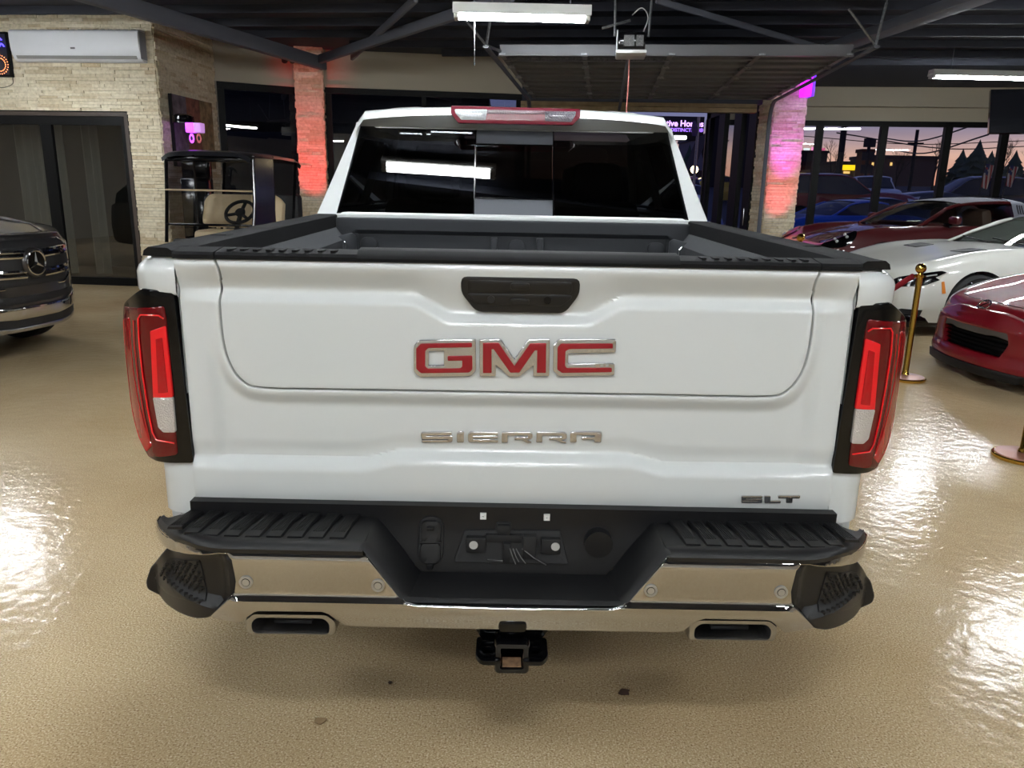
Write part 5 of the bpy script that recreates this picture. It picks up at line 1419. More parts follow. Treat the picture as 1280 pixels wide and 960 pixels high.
for s in (-1, 1):
    bm = B(); panel(bm, [(.40,1.64),(.45,1.72),(.60,1.78),(.80,1.88),(.86,1.80),(.84,1.50),(.62,1.38),(.47,1.46),(.51,1.56)], M=SW.M(s,.006), du=.05, dv=.08, bev=0, thick=.02); hl = obj('headlight', bm, M_['gloss'], coupe)
    bm = B(); tube(bm, [SW.ev(y,t,s)+SW.nrm(y,t,s)*.012 for y, t in ((.50,1.63),(.58,1.65),(.68,1.68),(.80,1.70))], .008, 5); obj('light_blade', bm, M_['clear2'], hl)
    bm = B(); panel(bm, [(.40,1.05),(.425,1.40),(.45,1.40),(.435,1.05)], M=SW.M(s,.006), du=.05, dv=.08, bev=0, thick=.02); obj('side_marker', bm, EM('amber marker glow', (200,120,40), .2), coupe)
    bm = B(); box2(bm, (s*.62,.30,.10), (s*.88,.84,.24), .03); obj('front_lip', bm, M_['gloss'], coupe)
    bm = B(); panel(bm, [(.60,.55),(.62,.15),(.80,.15),(.84,.5),(.78,.62)], M=SW.M(s,.006), du=.05, dv=.08, bev=0, thick=.02); obj('side_intake', bm, M_['matte'], coupe)
for s in (-1, 1):
    bm = B(); panel(bm, rrect(-.30,3.0,-.05,3.5,.03), M=SW.M(s,.006), du=.06, dv=.1, bev=.0, thick=.01); obj('hood_vent', bm, M_['matte'], coupe)
bm = B(); panel(bm, [(-.45,.27),(-.50,.50),(-.35,.60),(.35,.60),(.50,.50),(.45,.27)], M=lambda u, v, d: (u, .905-d-.18*abs(u)**2, v), bev=.004, thick=.05, du=.05); obj('grille', bm, M_['gloss'], coupe)
bm = B()
for x0, x1 in ((-.55,.1),(.05,.62)): tube(bm, [(x0,-.80,.985),(x1,-.90,1.03)], .008, 5)
obj('wiper', bm, M_['matte'], coupe)

# ---------------------------------------------------------------- red sports car, nose to the left
aR_ = R(2); hR = Vector((-math.cos(aR_),math.sin(aR_)*-1,0)); nose = Vector((4.15,4.78,0)); KR = 1.0
Cr = nose-hR*(.86*KR)
redz = thing('red_sports_car', 'bright red sports car with black grille, its nose reaching in from the right edge', 'car', (Cr.x,Cr.y,0), heading(hR)); redz.scale = (KR,)*3
rp = P('candy red paint', (112,3,19), .45, 0, 1, .25, coatr=.02)
SR_ = Surf([(.80,[(.36,.25),(.46,.36),(.42,.48),(.30,.60),(0,.635)]),(.74,[(.62,.20),(.66,.36),(.58,.54),(.42,.645),(0,.68)]),(.66,[(.80,.155),(.85,.38),(.74,.635),(.50,.68),(0,.70)]),(.40,[(.87,.15),(.91,.44),(.82,.745),(.56,.75),(0,.76)]),(0,[(.88,.15),(.925,.48),(.82,.845),(.58,.84),(0,.845)]),
  (-.7,[(.88,.15),(.91,.5),(.85,.89),(.70,.915),(0,.94)]),(-1.6,[(.88,.16),(.91,.52),(.87,.90),(.76,.93),(0,.96)]),(-2.5,[(.90,.18),(.945,.55),(.88,.93),(.7,.97),(0,1.0)]),(-3.2,[(.80,.28),(.86,.55),(.80,.86),(.6,.93),(0,.95)]),(-3.42,[(.68,.36),(.74,.55),(.70,.76),(.5,.84),(0,.86)])])
AXR = [(0,.33),(-2.55,.33)]
body(redz, SR_, rp, AXR, .37, n=5)
wheels(redz, AXR, .33, .79, .24, .245, 5, M_['alloyd'])
SGR = Surf([(-.72,[(.74,.89),(.72,.895),(.60,.91),(0,.93)]),(-1.1,[(.79,.90),(.71,1.03),(.56,1.09),(0,1.11)]),(-1.5,[(.81,.91),(.70,1.12),(.56,1.24),(0,1.27)]),(-2.0,[(.80,.92),(.68,1.14),(.55,1.27),(0,1.30)]),(-2.7,[(.72,.95),(.58,1.08),(.46,1.16),(0,1.18)]),(-3.2,[(.5,.90),(.48,.91),(.44,.92),(0,.93)])])
gh(redz, SGR, -.75, -3.15, -1.52, -2.4, rp, rp)
fr = lambda u, v: .915-.30*abs(u)**2.2+.03*sst(.30,.20,v)-.05*sst(.50,.62,v)
FM = lambda off: (lambda u, v, d: (u, fr(u, v)+off-d, v))
bm = B(); panel(bm, round_poly([(-.66,.17),(-.74,.30),(-.62,.56),(-.3,.62),(.3,.62),(.62,.56),(.74,.30),(.66,.17)], .05), M=FM(0), bev=.02, thick=.12, du=.03, holes=[round_poly([(-.40,.255),(-.475,.40),(-.44,.505),(.44,.505),(.475,.40),(.40,.255)], .03)[::-1]])
obj('front_fascia', bm, rp, redz)
bm = B(); panel(bm, round_poly([(-.46,.24),(-.50,.40),(-.46,.52),(.46,.52),(.50,.40),(.46,.24)], .02), M=FM(-.07), bev=0, thick=.02, du=.04); gr = obj('grille', bm, M_['matte'], redz)
for k in range(5):
    bm = B(); z = .285+.035*k; w_ = .41+.05*min(1,k/3); loft(bm, [[(x, fr(x,z)-.05, z-.008), (x, fr(x,z)-.02, z), (x, fr(x,z)-.05, z+.008)] for x in [w_*(-1+2*j/12) for j in range(13)]], closed=True, cap=True); obj('grille_slat', bm, M_['gloss'], gr)
bm = B(); panel(bm, round_poly([(-.465,.43),(-.47,.50),(-.44,.52),(.44,.52),(.47,.50),(.465,.43),(.30,.455),(.22,.44),(-.22,.44),(-.30,.455)], .01), M=FM(-.012), bev=.004, thick=.05, du=.04); obj('grille_brow', bm, P('grey grille brow', (70,66,64), .5), redz)
bm = B(); panel(bm, round_poly([(-.62,.10),(-.66,.165),(.66,.165),(.62,.10)], .01), M=FM(.015), bev=.006, thick=.12, du=.05); obj('chin_spoiler', bm, M_['blackp'], redz)
em = SR_.ev(.775, 4)+Vector((0,.0,.005))
bm = B(); mE = Mdir(em+Vector((0,.03,.008)), (0,.75,.65), (0,0,1)) @ Matrix.Scale(1.35, 4)
tube(bm, [mE @ Vector((.052*math.cos(2*math.pi*k/28), .038*math.sin(2*math.pi*k/28), .004)) for k in range(28)], .007, 8, closed=True)
for x0,y0,x1,y1 in ((-.030,.024,.030,.024),(.030,.024,-.030,-.024),(-.030,-.024,.030,-.024)): tube(bm, [mE @ Vector((x0,y0,.006)), mE @ Vector((x1,y1,.006))], .006, 6)
obj('nose_emblem', bm, M_['chrome'], redz)
bm = B(); tube(bm, [SR_.ev(.70-.10*abs(k/10)**2, 4-abs(k/10)*1.3, 1 if k > 0 else -1) + SR_.nrm(.70-.10*abs(k/10)**2, 4-abs(k/10)*1.3, 1 if k > 0 else -1)*.001 for k in range(-10,11)], .003, 5); obj('hood_seam', bm, M_['matte'], redz)
for s in (-1, 1):
    bm = B(); panel(bm, [(.70,2.05),(.56,2.28),(.30,2.18),(.14,2.02),(.34,1.86),(.50,1.86),(.56,1.66),(.62,1.72),(.60,1.92)], M=SR_.M(s,.006), du=.05, dv=.08, bev=0, thick=.02); hl = obj('headlight', bm, M_['clear2'], redz)
    bm = B(); sphere(bm, SR_.ev(.42,2.0,s)+SR_.nrm(.42,2.0,s)*.006, .035, 12); obj('projector', bm, M_['gloss'], hl)
    bm = B(); panel(bm, [(.52,.85),(.66,.80),(.70,1.0),(.56,1.1)], M=SR_.M(s,.004), du=.05, dv=.08, bev=0, thick=.02); obj('side_intake', bm, M_['matte'], redz)
    bm = B(); sphere(bm, (s*.60, fr(.60,.52)-.0, .53), .014, 8); obj('tow_cap', bm, M_['clear2'], redz)

# ---------------------------------------------------------------- dark grey suv at the left
aS_ = R(10); hS = Vector((math.cos(aS_),-math.sin(aS_),0)); leftS = Vector((-hS.y,hS.x,0))
EMB = at(38,325,4.95); KS = 1.0
Cs = Vector((EMB.x,EMB.y,0))-hS*.93
suv = thing('suv', 'dark grey suv with chrome grille and round star emblem at left', 'car', (Cs.x,Cs.y,0), heading(hS))
sp = carpaint('graphite paint', (60,58,58), .6)
SS = Surf([(.80,[(.50,.40),(.55,.62),(.50,.98),(.40,1.085),(0,1.10)]),(.66,[(.76,.32),(.80,.64),(.74,1.02),(.58,1.115),(0,1.14)]),(.45,[(.94,.30),(.965,.66),(.92,1.07),(.70,1.165),(0,1.185)]),(0,[(.95,.30),(.985,.70),(.95,1.11),(.74,1.225),(0,1.245)]),(-.6,[(.94,.30),(.97,.70),(.955,1.12),(.80,1.24),(0,1.265)]),
  (-1.1,[(.93,.30),(.97,.70),(.955,1.10),(.86,1.15),(0,1.18)]),(-2.2,[(.93,.30),(.97,.70),(.955,1.11),(.88,1.16),(0,1.18)]),(-3.0,[(.94,.30),(.985,.70),(.955,1.12),(.88,1.17),(0,1.18)]),(-3.8,[(.90,.36),(.95,.70),(.90,1.10),(.8,1.16),(0,1.17)]),(-3.95,[(.82,.42),(.88,.70),(.82,1.06),(.7,1.12),(0,1.13)])])
AXS = [(0,.385),(-2.99,.385)]
body(suv, SS, sp, AXS, .43)
wheels(suv, AXS, .385, .86, .27, .275, 10, M_['alloy'], .34)
SGS = Surf([(-.62,[(.82,1.15),(.80,1.155),(.70,1.17),(0,1.185)]),(-1.0,[(.88,1.15),(.80,1.36),(.62,1.43),(0,1.45)]),(-1.5,[(.90,1.15),(.80,1.56),(.66,1.72),(0,1.76)]),(-2.4,[(.90,1.15),(.80,1.60),(.66,1.76),(0,1.80)]),(-3.4,[(.88,1.15),(.76,1.56),(.62,1.70),(0,1.73)]),(-3.9,[(.80,1.12),(.72,1.3),(.6,1.36),(0,1.38)])])
gh(suv, SGS, -.66, -3.88, -1.5, -3.6, sp, sp, glass='tint')
for s in (-1, 1):
    for y in (-1.9,-2.95):
        bm = B(); tube(bm, [SGS.ev(y,t,s)+SGS.nrm(y,t,s)*.004 for t in (0,.5,1,1.75)], .03, 6); obj('window_pillar', bm, M_['gloss'], suv)
    for y in (-1.5,-2.55):
        bm = B(); tube(bm, [(s*.985,y,.98),(s*1.005,y+.05,.985),(s*1.005,y+.19,.985),(s*.985,y+.24,.98)], .012, 6); obj('door_handle', bm, M_['chrome'], suv)
    bm = B(); box(bm, (s*1.05,-.95,1.20), (.22,.12,.16), .05); obj('door_mirror', bm, sp, suv)
    bm = B(); box2(bm, (s*.90,-2.4,.30), (s*1.0,-.55,.36), .02); obj('running_board', bm, M_['satin'], suv)
fs = lambda u, v: .95-.42*abs(u/.9)**2.6-.05*sst(.98,1.09,v)-.02*sst(.45,.25,v)
FS = lambda off: (lambda u, v, d: (u, fs(u, v)+off-d, .87-(.87-v)*.93 if v < .87 else v))
bm = B(); panel(bm, round_poly([(-.70,.26),(-.88,.36),(-.92,.55),(-.84,.86),(-.74,1.03),(-.55,1.085),(.55,1.085),(.74,1.03),(.84,.86),(.92,.55),(.88,.36),(.70,.26)], .05), M=FS(0), bev=.03, thick=.22, du=.04, steps=3); obj('front_fascia', bm, sp, suv)
gp = round_poly([(-.40,.665),(-.53,.72),(-.56,.86),(-.50,1.03),(-.42,1.06),(.42,1.06),(.50,1.03),(.56,.86),(.53,.72),(.40,.665)], .03)
bm = B(); panel(bm, gp, M=FS(.006), bev=.006, thick=.03, du=.03); gr = obj('grille', bm, P('black honeycomb mesh', (16,16,18), .5, bump=(150,.8)), suv)
bm = B(); pts = [Vector((u, fs(u,v)+.008, v)) for u, v in offset(gp,.004)]; tube(bm, pts, .010, 6, closed=True); obj('grille_surround', bm, M_['chrome'], gr)
for z0 in (.945,.775):
    for s in (-1, 1):
        bm = B(); x1 = .515 if z0 > .9 else .50; x0 = .105
        rr_ = []
        for k in range(9):
            u = lerp(x0,x1,k/8); zz = z0+.012*(k/8); y_ = fs(u,zz)
            rr_.append([(s*u,y_+.0,zz-.046),(s*u,y_+.024,zz-.036),(s*u,y_+.03,zz-.02),(s*u,y_+.012,zz),(s*u,y_+.03,zz+.02),(s*u,y_+.024,zz+.036),(s*u,y_+.0,zz+.046)])
        loft(bm, rr_, closed=True, cap=True); obj('grille_bar', bm, M_['chrome'], gr)
        bm = B(); loft(bm, [[(s*lerp(x0+.01,x1-.02,k/6), fs(lerp(x0,x1,k/6),z0)+.020, z0+.012*(k/6)-.014), (s*lerp(x0+.01,x1-.02,k/6), fs(lerp(x0,x1,k/6),z0)+.020, z0+.012*(k/6)+.014)] for k in range(7)]); obj('bar_insert', bm, M_['gloss'], gr)
ez = .87; ey = fs(0,ez)+.03
bm = B(); lathe(bm, [(.135,-.02),(.13,.0),(.12,.008),(.112,.008)], 40, Mdir((0,ey,ez),(0,1,0)), cap=False); obj('emblem_mount', bm, sp, gr)
bm = B(); lathe(bm, [(.112,.0),(.113,.012),(.104,.016),(.095,.010),(.095,.004)], 40, Mdir((0,ey,ez),(0,1,0)), cap=False); obj('star_ring', bm, M_['chrome'], gr)
bm = B(); lathe(bm, [(.097,.005),(0,.005)], 40, Mdir((0,ey,ez),(0,1,0)), cap=False); obj('star_disc', bm, M_['gloss'], gr)
bm = B()
for k in range(3):
    a = R(90+120*k); tip = Vector((math.cos(a)*.098,0,math.sin(a)*.098)); c_ = Vector((0,ey+.006,ez))
    for sg in (-1, 1):
        b2 = a+sg*R(60); side_ = Vector((math.cos(b2)*.020,0,math.sin(b2)*.020))
        vs_ = [bm.verts.new(c_+q_) for q_ in (Vector((0,.016,0)), tip+Vector((0,.004,0)), side_+Vector((0,.002,0)))]; bm.faces.new(vs_)
obj('three_point_star', bm, M_['chrome'], gr, sharp=1)
bm = B(); panel(bm, round_poly([(-.62,.50),(-.66,.565),(.66,.565),(.62,.50)], .01), M=FS(.005), bev=.003, thick=.02, du=.04); obj('air_intake', bm, gr.data.materials[0], suv)
bm = B(); panel(bm, round_poly([(-.80,.42),(-.84,.50),(-.70,.515),(-.35,.46),(.35,.46),(.70,.515),(.84,.50),(.80,.42),(.5,.385),(.25,.36),(-.25,.36),(-.5,.385)], .015), M=FS(.02), bev=.012, thick=.05, du=.04, steps=3); obj('bumper_trim', bm, M_['chrome'], suv)
bm = B(); panel(bm, round_poly([(-.70,.31),(-.76,.405),(-.5,.38),(-.25,.352),(.25,.352),(.5,.38),(.76,.405),(.70,.31),(.3,.275),(-.3,.275)], .01), M=FS(.008), bev=.003, thick=.02, du=.04); obj('lower_intake', bm, gr.data.materials[0], suv)
bm = B(); panel(bm, round_poly([(-.70,.275),(-.72,.305),(-.3,.27),(.3,.27),(.72,.305),(.70,.275),(.3,.24),(-.3,.24)], .006), M=FS(.015), bev=.006, thick=.05, du=.04); obj('skid_strip', bm, M_['satin'], suv)
for s in (-1, 1):
    bm = B(); panel(bm, [(s*u, v) for u, v in round_poly([(.60,.84),(.62,.99),(.72,1.02),(.80,.93),(.84,.84),(.74,.80)], .02)], M=FS(.006), bev=.005, thick=.03, du=.04); obj('headlight', bm, M_['clear2'], suv)
    bm = B(); panel(bm, [(s*u, v) for u, v in round_poly([(.70,.50),(.72,.60),(.88,.62),(.88,.50)], .02)], M=FS(.006), bev=.003, thick=.03, du=.04); fx_ = obj('corner_intake', bm, M_['matte'], suv)
    bm = B(); tube(bm, [(s*.73, fs(.73,.575)+.012,.575),(s*.86, fs(.86,.59)+.012,.59)], .009, 6); obj('corner_strip', bm, M_['chrome'], fx_)
bm = B(); pH = SS.ev(.62,4)
lathe(bm, [(.026,0),(.024,.004),(.018,.004)], 20, Mdir(pH, (0,.2,1)), cap=False); obj('hood_badge', bm, M_['chrome'], suv)
for s in (-1, 1):
    bm = B(); tube(bm, [SS.ev(y, 3.25, s)+SS.nrm(y,3.25,s)*.0 for y in (.72,.5,.2,-.2,-.55)], .012, 6); obj('hood_crease', bm, sp, suv)

# ---------------------------------------------------------------- golf cart
cc = at(265,275,8.6); gx0 = at(209,190,8.0).x; gx1 = at(322,192,8.0).x; cxm = (gx0+gx1)/2; hwid = (gx1-gx0)/2
cart = thing('golf_cart', 'black golf cart with a roof, clear windshield and cream seats parked by the stone wall', 'golf cart', (cxm,8.0,0), R(-3))
zr_ = at(265,190,8.0).z
bm = B(); rr_ = []
for y, z, w_ in ((-.22,zr_-.05,.93),(-.20,zr_-.005,.97),(-.1,zr_+.015,1),(.8,zr_+.03,1),(1.6,zr_+.01,1),(1.72,zr_-.02,.98),(1.74,zr_-.07,.94)):
    rr_.append([(hwid*w_*x*1.03, y, z-.05*abs(x)**4-(.03 if abs(x) > .99 else 0)) for x in [(-1+2*k/16) for k in range(17)]])
loft(bm, rr_); obj('roof', bm, P('black roof plastic', (26,26,30), .3, 0, .4), cart)
mf = M_['gloss']
for s in (-1, 1):
    bm = B(); tube(bm, [(s*hwid*.97,-.10,zr_-.05),(s*hwid*.99,-.16,1.35),(s*hwid*.97,-.28,.86)], .022, 8); obj('roof_post', bm, mf, cart)
    bm = B(); tube(bm, [(s*hwid*.93,1.62,zr_-.03),(s*hwid*.93,1.30,.80)], .02, 8); obj('roof_post', bm, mf, cart)
    bm = B(); tube(bm, [(s*hwid*.95,.62,zr_-.02),(s*hwid*.95,.62,1.45),(s*hwid*.92,.55,.80)], .016, 8); obj('roof_post', bm, mf, cart)
    bm = B(); quad(bm, (s*hwid*.97,-.08,zr_-.06),(s*hwid*.97,.60,zr_-.05),(s*hwid*.97,.60,.9),(s*hwid*.97,-.22,.9)); obj('rain_curtain', bm, GL('clear vinyl %d' % s, (.7,.7,.72), .10, .12), cart)
zm = at(265,238,8.0).z; zb = at(265,280,8.0).z
for z0, z1 in ((zm+.008, zr_-.09),(zb,zm-.008)):
    bm = B(); Y_ = lambda z: -.12-.16*(zr_-z)/(zr_-.86)
    quad(bm, (-hwid*.95,Y_(z0),z0),(hwid*.95,Y_(z0),z0),(hwid*.95,Y_(z1),z1),(-hwid*.95,Y_(z1),z1)); obj('windshield', bm, GL('clear acrylic %.2f' % z0, (.66,.66,.66), .07), cart)
bm = B(); box(bm, (0,Y_(zm)-.005,zm), (hwid*1.96,.02,.022), .006); obj('windshield_hinge', bm, P('tan hinge strip', (170,150,118), .5), cart)
bm = B(); box(bm, (0,Y_(zr_-.09)-.0,zr_-.09), (hwid*1.94,.03,.07), .01); box(bm, (0,Y_(zb),zb), (hwid*1.94,.03,.03), .006); obj('windshield_frame', bm, mf, cart)
bm = B(); rr_ = []
for y, z, w_ in ((-.10,.86,.96),(-.35,.86,.96),(-.60,.78,.92),(-.82,.62,.82),(-.92,.45,.72),(-.92,.32,.66)):
    rr_.append([(hwid*w_*x, y, z-.10*abs(x)**3) for x in [(-1+2*k/12) for k in range(13)]])
loft(bm, rr_); 
for s in (-1, 1): box(bm, (s*hwid*.80,-.55,.62), (.26,.62,.16), .07)
obj('front_cowl', bm, P('black cowl', (20,20,23), .15, 0, .8), cart)
M_['cream'] = P('cream vinyl', (206,184,146), .55); 
def pleat(b_, x0, x1, y, z0, z1, tilt):
    n_ = 36; rr_ = []
    for k in range(n_+1):
        x = lerp(x0,x1,k/n_); e = min(1, min(k, n_-k)/4); z1_ = z1-.10*(1-e)**2; z0_ = z0+.06*(1-e)**2
        d = .015*abs(math.sin(k*math.pi/4))*e
        rr_.append([(x,y+.12,z0_),(x,y-.02*e,z0_),(x,y-.045*e-d,lerp(z0_,z1_,.2)+.0),(x,y+tilt*.5-.05*e-d,(z0_+z1_)/2),(x,y+tilt-.04*e-d,z1_-.05),(x,y+tilt+.02,z1_),(x,y+tilt+.12,z1_-.02)])
    loft(b_, rr_, cap=True)
bx0 = at(258,260,8.85).x-cxm; 
for x0, x1, zt in ((-.06,.56,0),):
    pass
bm = B(); pleat(bm, -hwid*.98, hwid*.98, .80, 1.0, 1.44, .08); obj('seat_back', bm, M_['cream'], cart)
bm = B(); pleat(bm, -.50, -.14, .98, .82, 1.10, .08) if False else box(bm, (0,.58,.88), (hwid*1.75,.50,.20), .06); obj('seat_cushion', bm, M_['cream'], cart)
bm = B(); box2(bm, (-hwid*.95,-.3,.30), (hwid*.95,1.75,.42), .04); box2(bm, (-hwid*.9,.35,.42), (hwid*.9,1.6,.66), .05); obj('cart_body', bm, P('black body', (18,18,20), .2, 0, .6), cart)
bm = B(); box(bm, (0,1.35,.95), (hwid*1.5,.14,.42), .05); obj('rear_seat', bm, P('dark rear seat', (40,38,36), .6), cart)
sw = at(299,265,8.25)-Vector((cxm,8.0,0)); 
bm = B(); mS = Mdir(sw, (-.05,-.62,.60)) ; tube(bm, [mS @ Vector((.185*math.cos(2*math.pi*k/28), .185*math.sin(2*math.pi*k/28), 0)) for k in range(28)], .022, 8, closed=True)
for a in (100,220,340): tube(bm, [mS @ Vector((0,0,-.02)), mS @ Vector((.18*math.cos(R(a)), .18*math.sin(R(a)),0))], .022, 6)
lathe(bm, [(0,-.03),(.06,-.03),(.07,0),(.05,.02),(0,.02)], 16, mS); tube(bm, [mS @ Vector((0,0,-.03)), Vector((sw.x-.02,-.05,.80))], .03, 8); obj('steering_wheel', bm, M_['matte'], cart)
bm = B(); box2(bm, (-hwid*.9,-.22,.78), (hwid*.9,-.06,.90), .03); obj('dash', bm, P('dark dash', (30,29,28), .5), cart)
bm = B(); box(bm, (sw.x-.10,.15,.84), (.05,.04,.14), .01, rot=R(20)); box(bm, (sw.x+.05,.12,.82), (.10,.03,.05), .005); obj('dash_tag', bm, P('tan tag', (186,160,124), .6), cart)
for x in (-hwid*.8, hwid*.8):
    for y in (-.45,1.35): wheel(cart, (x,y,.25), .25, .20, .14, 1 if x > 0 else -1, 6, M_['alloyd'])
bm = B(); box2(bm, (-hwid*.9,1.62,.75), (hwid*.95,1.85,1.45), .06); obj('rear_bag', bm, P('black bag well', (22,22,24), .6), cart)
# ================================================================ outside in the dusk
def gz(Y): return -.06+.05*max(0, min(Y, 70)-17)          # the lot rises gently to the road
bm = B(); loft(bm, [[(-60,y,gz(y)),(120,y,gz(y))] for y in (12.2,17,70,260)]); struct('ground', bm, P('dark asphalt', (50,51,56), .8, var=(.4,(64,64,68))))
bm = B(); quad(bm, (-14,-9,-.08),(16,-9,-.08),(16,15,-.08),(-14,15,-.08)); struct('floor_slab', bm, M_['matte'])
# dark porch roof and wall added outside the left bays to darken their view
bm = B(); box2(bm, (-12,13.6,2.75), (-.4,16.5,3.3)); box2(bm, (-12,19.5,-.05), (-1.2,20,4.3)); struct('added_porch', bm, P('dark porch', (34,34,38), .8))
def sedan(name, label, c, h, pos, K=1.0, hgt=1.0, cab=(-.5,-3.4), group='cars parked outside', kind='coupe', lamp=None):
    ps = Vector(pos); o = thing(name, label, 'car', (ps.x, ps.y, gz(ps.y)), heading(h), group); o.scale = (K, K, K*hgt)
    if kind == 'coupe': S_, G_ = SW, SGW; ax = AXW; ga = (-.78,-3.2,-1.52,-2.4)
    else: S_, G_ = SS, SGS; ax = AXS; ga = (-.66,-3.88,-1.5,-3.6)
    mt = P('outdoor paint '+name+str(len(bpy.data.objects)), c, .3, .2, .8)
    b_ = B(); S_.solid(b_, 2, 3); ob = obj('body', b_, mt, o)
    c_ = B()
    for y, zc in ax: cyl(c_, (-1.3,y,zc), (1.3,y,zc), .40, 20)
    apply_bool(ob, c_)
    gh(o, G_, *ga, mt, mt, glass='tint')
    for y, zc in ax:
        for s in (-1, 1):
            b_ = B(); lathe(b_, [(.20,-.1),(.33,-.11),(.36,-.08),(.36,.08),(.33,.11),(.20,.1)], 20, Matrix.Translation((s*.83,y,zc)) @ Matrix.Rotation(R(90)*s,4,'Y'), cap=False); w_ = obj('wheel', b_, M_['rubber'], o)
            b_ = B(); lathe(b_, [(0,.08),(.10,.09),(.21,.06)], 12, Matrix.Translation((s*.83,y,zc)) @ Matrix.Rotation(R(90)*s,4,'Y'), cap=False); obj('rim', b_, M_['alloyd'], w_)
    for s in (-1, 1):
        b_ = B(); panel(b_, [(.30,1.9),(.36,1.6),(.66,1.6),(.70,1.85)], M=S_.M(s,.008), du=.1, dv=.1, bev=0, thick=.02); obj('headlight', b_, lamp or M_['clear2'], o)
        y0, y1 = S_.st[0][0], S_.st[1][0]
        b_ = B(); panel(b_, [(lerp(y0,y1,.2),1.6),(lerp(y0,y1,.2),2.1),(lerp(y0,y1,.9),2.1),(lerp(y0,y1,.9),1.6)], M=S_.M(s,.008), du=.1, dv=.1, bev=0, thick=.02); obj('tail_light', b_, M_['redm'], o)
    return o
hl_ = (-1,0,0)
sedan('blue_coupe', 'bright blue coupe parked just outside the right windows', (20,70,190), (-.97,-.22,0), (7.2,18.6), 1.12)
sedan('maroon_suv', 'maroon suv parked behind the blue coupe outside', (120,20,34), (.98,-.1,0), (13.6,26.3), 1.08, 1.0, kind='suv')
sedan('white_suv', 'white suv parked far out behind the middle right window', (214,216,208), (-.3,-.95,0), (15.9,32), 1.0, 1.0, kind='suv')
sedan('grey_suv', 'dark grey suv parked outside behind the targa car', (44,48,52), (-.95,.15,0), (16.0,28.6), 1.05, 1.0, kind='suv')
sedan('navy_sedan', 'navy blue coupe parked outside left of the targa roof', (26,46,84), (.95,.1,0), (13.6,23.2), 1.0)
sedan('black_suv', 'black suv parked outside behind the flags at the far right', (22,22,26), (-1,.1,0), (16.5,22.5), 1.0, 1.0, kind='suv')
sedan('red_sedan', 'red coupe parked outside beside the right stone column', (150,22,28), (-.2,-.98,0), (11.6,30), 1.0)
sedan('yellow_coupe', 'yellow coupe parked far outside the garage opening', (232,196,20), (-.95,-.1,0), (9.0,40), 1.1)
sedan('silver_sedan', 'silver coupe with dark roof behind the yellow coupe', (196,190,176), (1,-.1,0), (10.4,53), 1.15)
sedan('white_hatch', 'small white suv in front of the yellow coupe', (226,228,230), (0,-1,0), (7.4,29.5), .85, .9, kind='suv')
sedan('crimson_hatch', 'crimson suv right of the small white suv', (150,16,34), (0,1,0), (8.3,38), .85, .9, kind='suv')
sedan('cobalt_coupe', 'cobalt blue coupe close outside the garage opening', (40,84,190), (-.2,-.97,0), (4.75,18.6), 1.0)
# billboard
def txt(body, size, M, mat, parent, name):
    cu = bpy.data.curves.new(name, 'FONT'); cu.body = body; cu.size = size; cu.extrude = .01; cu.align_x = 'RIGHT'; cu.offset = size*.022
    t_ = bpy.data.objects.new(name, cu); COL.objects.link(t_); bpy.context.view_layer.update()
    me = bpy.data.meshes.new_from_object(t_.evaluated_get(bpy.context.evaluated_depsgraph_get())); bpy.data.objects.remove(t_); bpy.data.curves.remove(cu)
    o = bpy.data.objects.new(name, me); COL.objects.link(o); me.materials.clear(); me.materials.append(mat); o.parent = parent; o.location = M; o.rotation_euler = (R(90),0,0); return o
b0, b1 = at(881,146,60), at(878,176,60)
bb = thing('billboard', 'dark billboard with glowing lilac lettering outside above the garage opening cars', 'billboard', (b0.x-2.6, 60, gz(60)))
bm = B(); box2(bm, (b0.x-5.2,60,b1.z), (b0.x,60.4,b0.z), .02); obj('board', bm, P('black board', (14,14,20), .6), bb, world=True)
tm = EM('lilac lettering', (214,170,255), 2.2)
t1 = at(880,159.5,60); t2 = at(879.5,163.5+2.6,60)
txt('Executive Homes', .62, (t1.x-bb.location.x-.05,-.02,t1.z+.06-bb.location.z), tm, bb, 'sign_text')
txt('AND DISTINCTION\u00ae', .36, (t2.x-bb.location.x-.05,-.02,t2.z+.06-bb.location.z), EM('violet lettering', (170,120,255), 1.6), bb, 'sign_text')
bm = B(); box2(bm, (b0.x-2.9,60.1,gz(60)), (b0.x-2.4,60.4,b1.z)); obj('post', bm, M_['frame'], bb, world=True)
def pole(px, ytop, Y, r, label, name='utility_pole', cat='pole', arms=()):
    p = at(px, ytop, Y); b_ = B(); x = at(px, 240, Y).x
    tube(b_, [(x,Y,gz(Y)),(x,Y,p.z)], r, 8)
    o = thing(name, label, cat, (x,Y,gz(Y))); obj('shaft', b_, P('dark pole %d' % px, (30,30,34), .8), o, world=True)
    for z, w_ in arms: b_ = B(); box(b_, (x,Y,p.z-z), (w_,.12,.12)); obj('cross_arm', b_, M_['frame'], o, world=True)
    return o, Vector((x,Y,p.z))
fp, ftop = pole(866.5,146,26,.05,'pale flagpole with a furled flag in front of the billboard','flagpole','flagpole')
fp.children[0].data.materials[0] = M_['steel']
bm = B(); pts = [(at(867.5,151,26)),(at(868.5,162,26)),(at(868,170,26))]; tube(bm, [(p.x,26,p.z) for p in pts], [.05,.12,.08], 8); obj('furled_flag', bm, P('faded furled flag', (120,90,110), .8, var=(2,(70,70,120))), fp, world=True)
pole(885,171,70,.12,'dark utility pole beyond the garage opening near the grey building', arms=((.3,3.0),))
pole(1043.5,158,45,.09,'thin dark utility pole left in the second right window')
pole(1046.5,153,40,.13,'thick dark utility pole beside the thin one in the second right window')
pole(1136,162,60,.13,'dark utility pole with short arm in the third right window', arms=((1.0,1.2),))
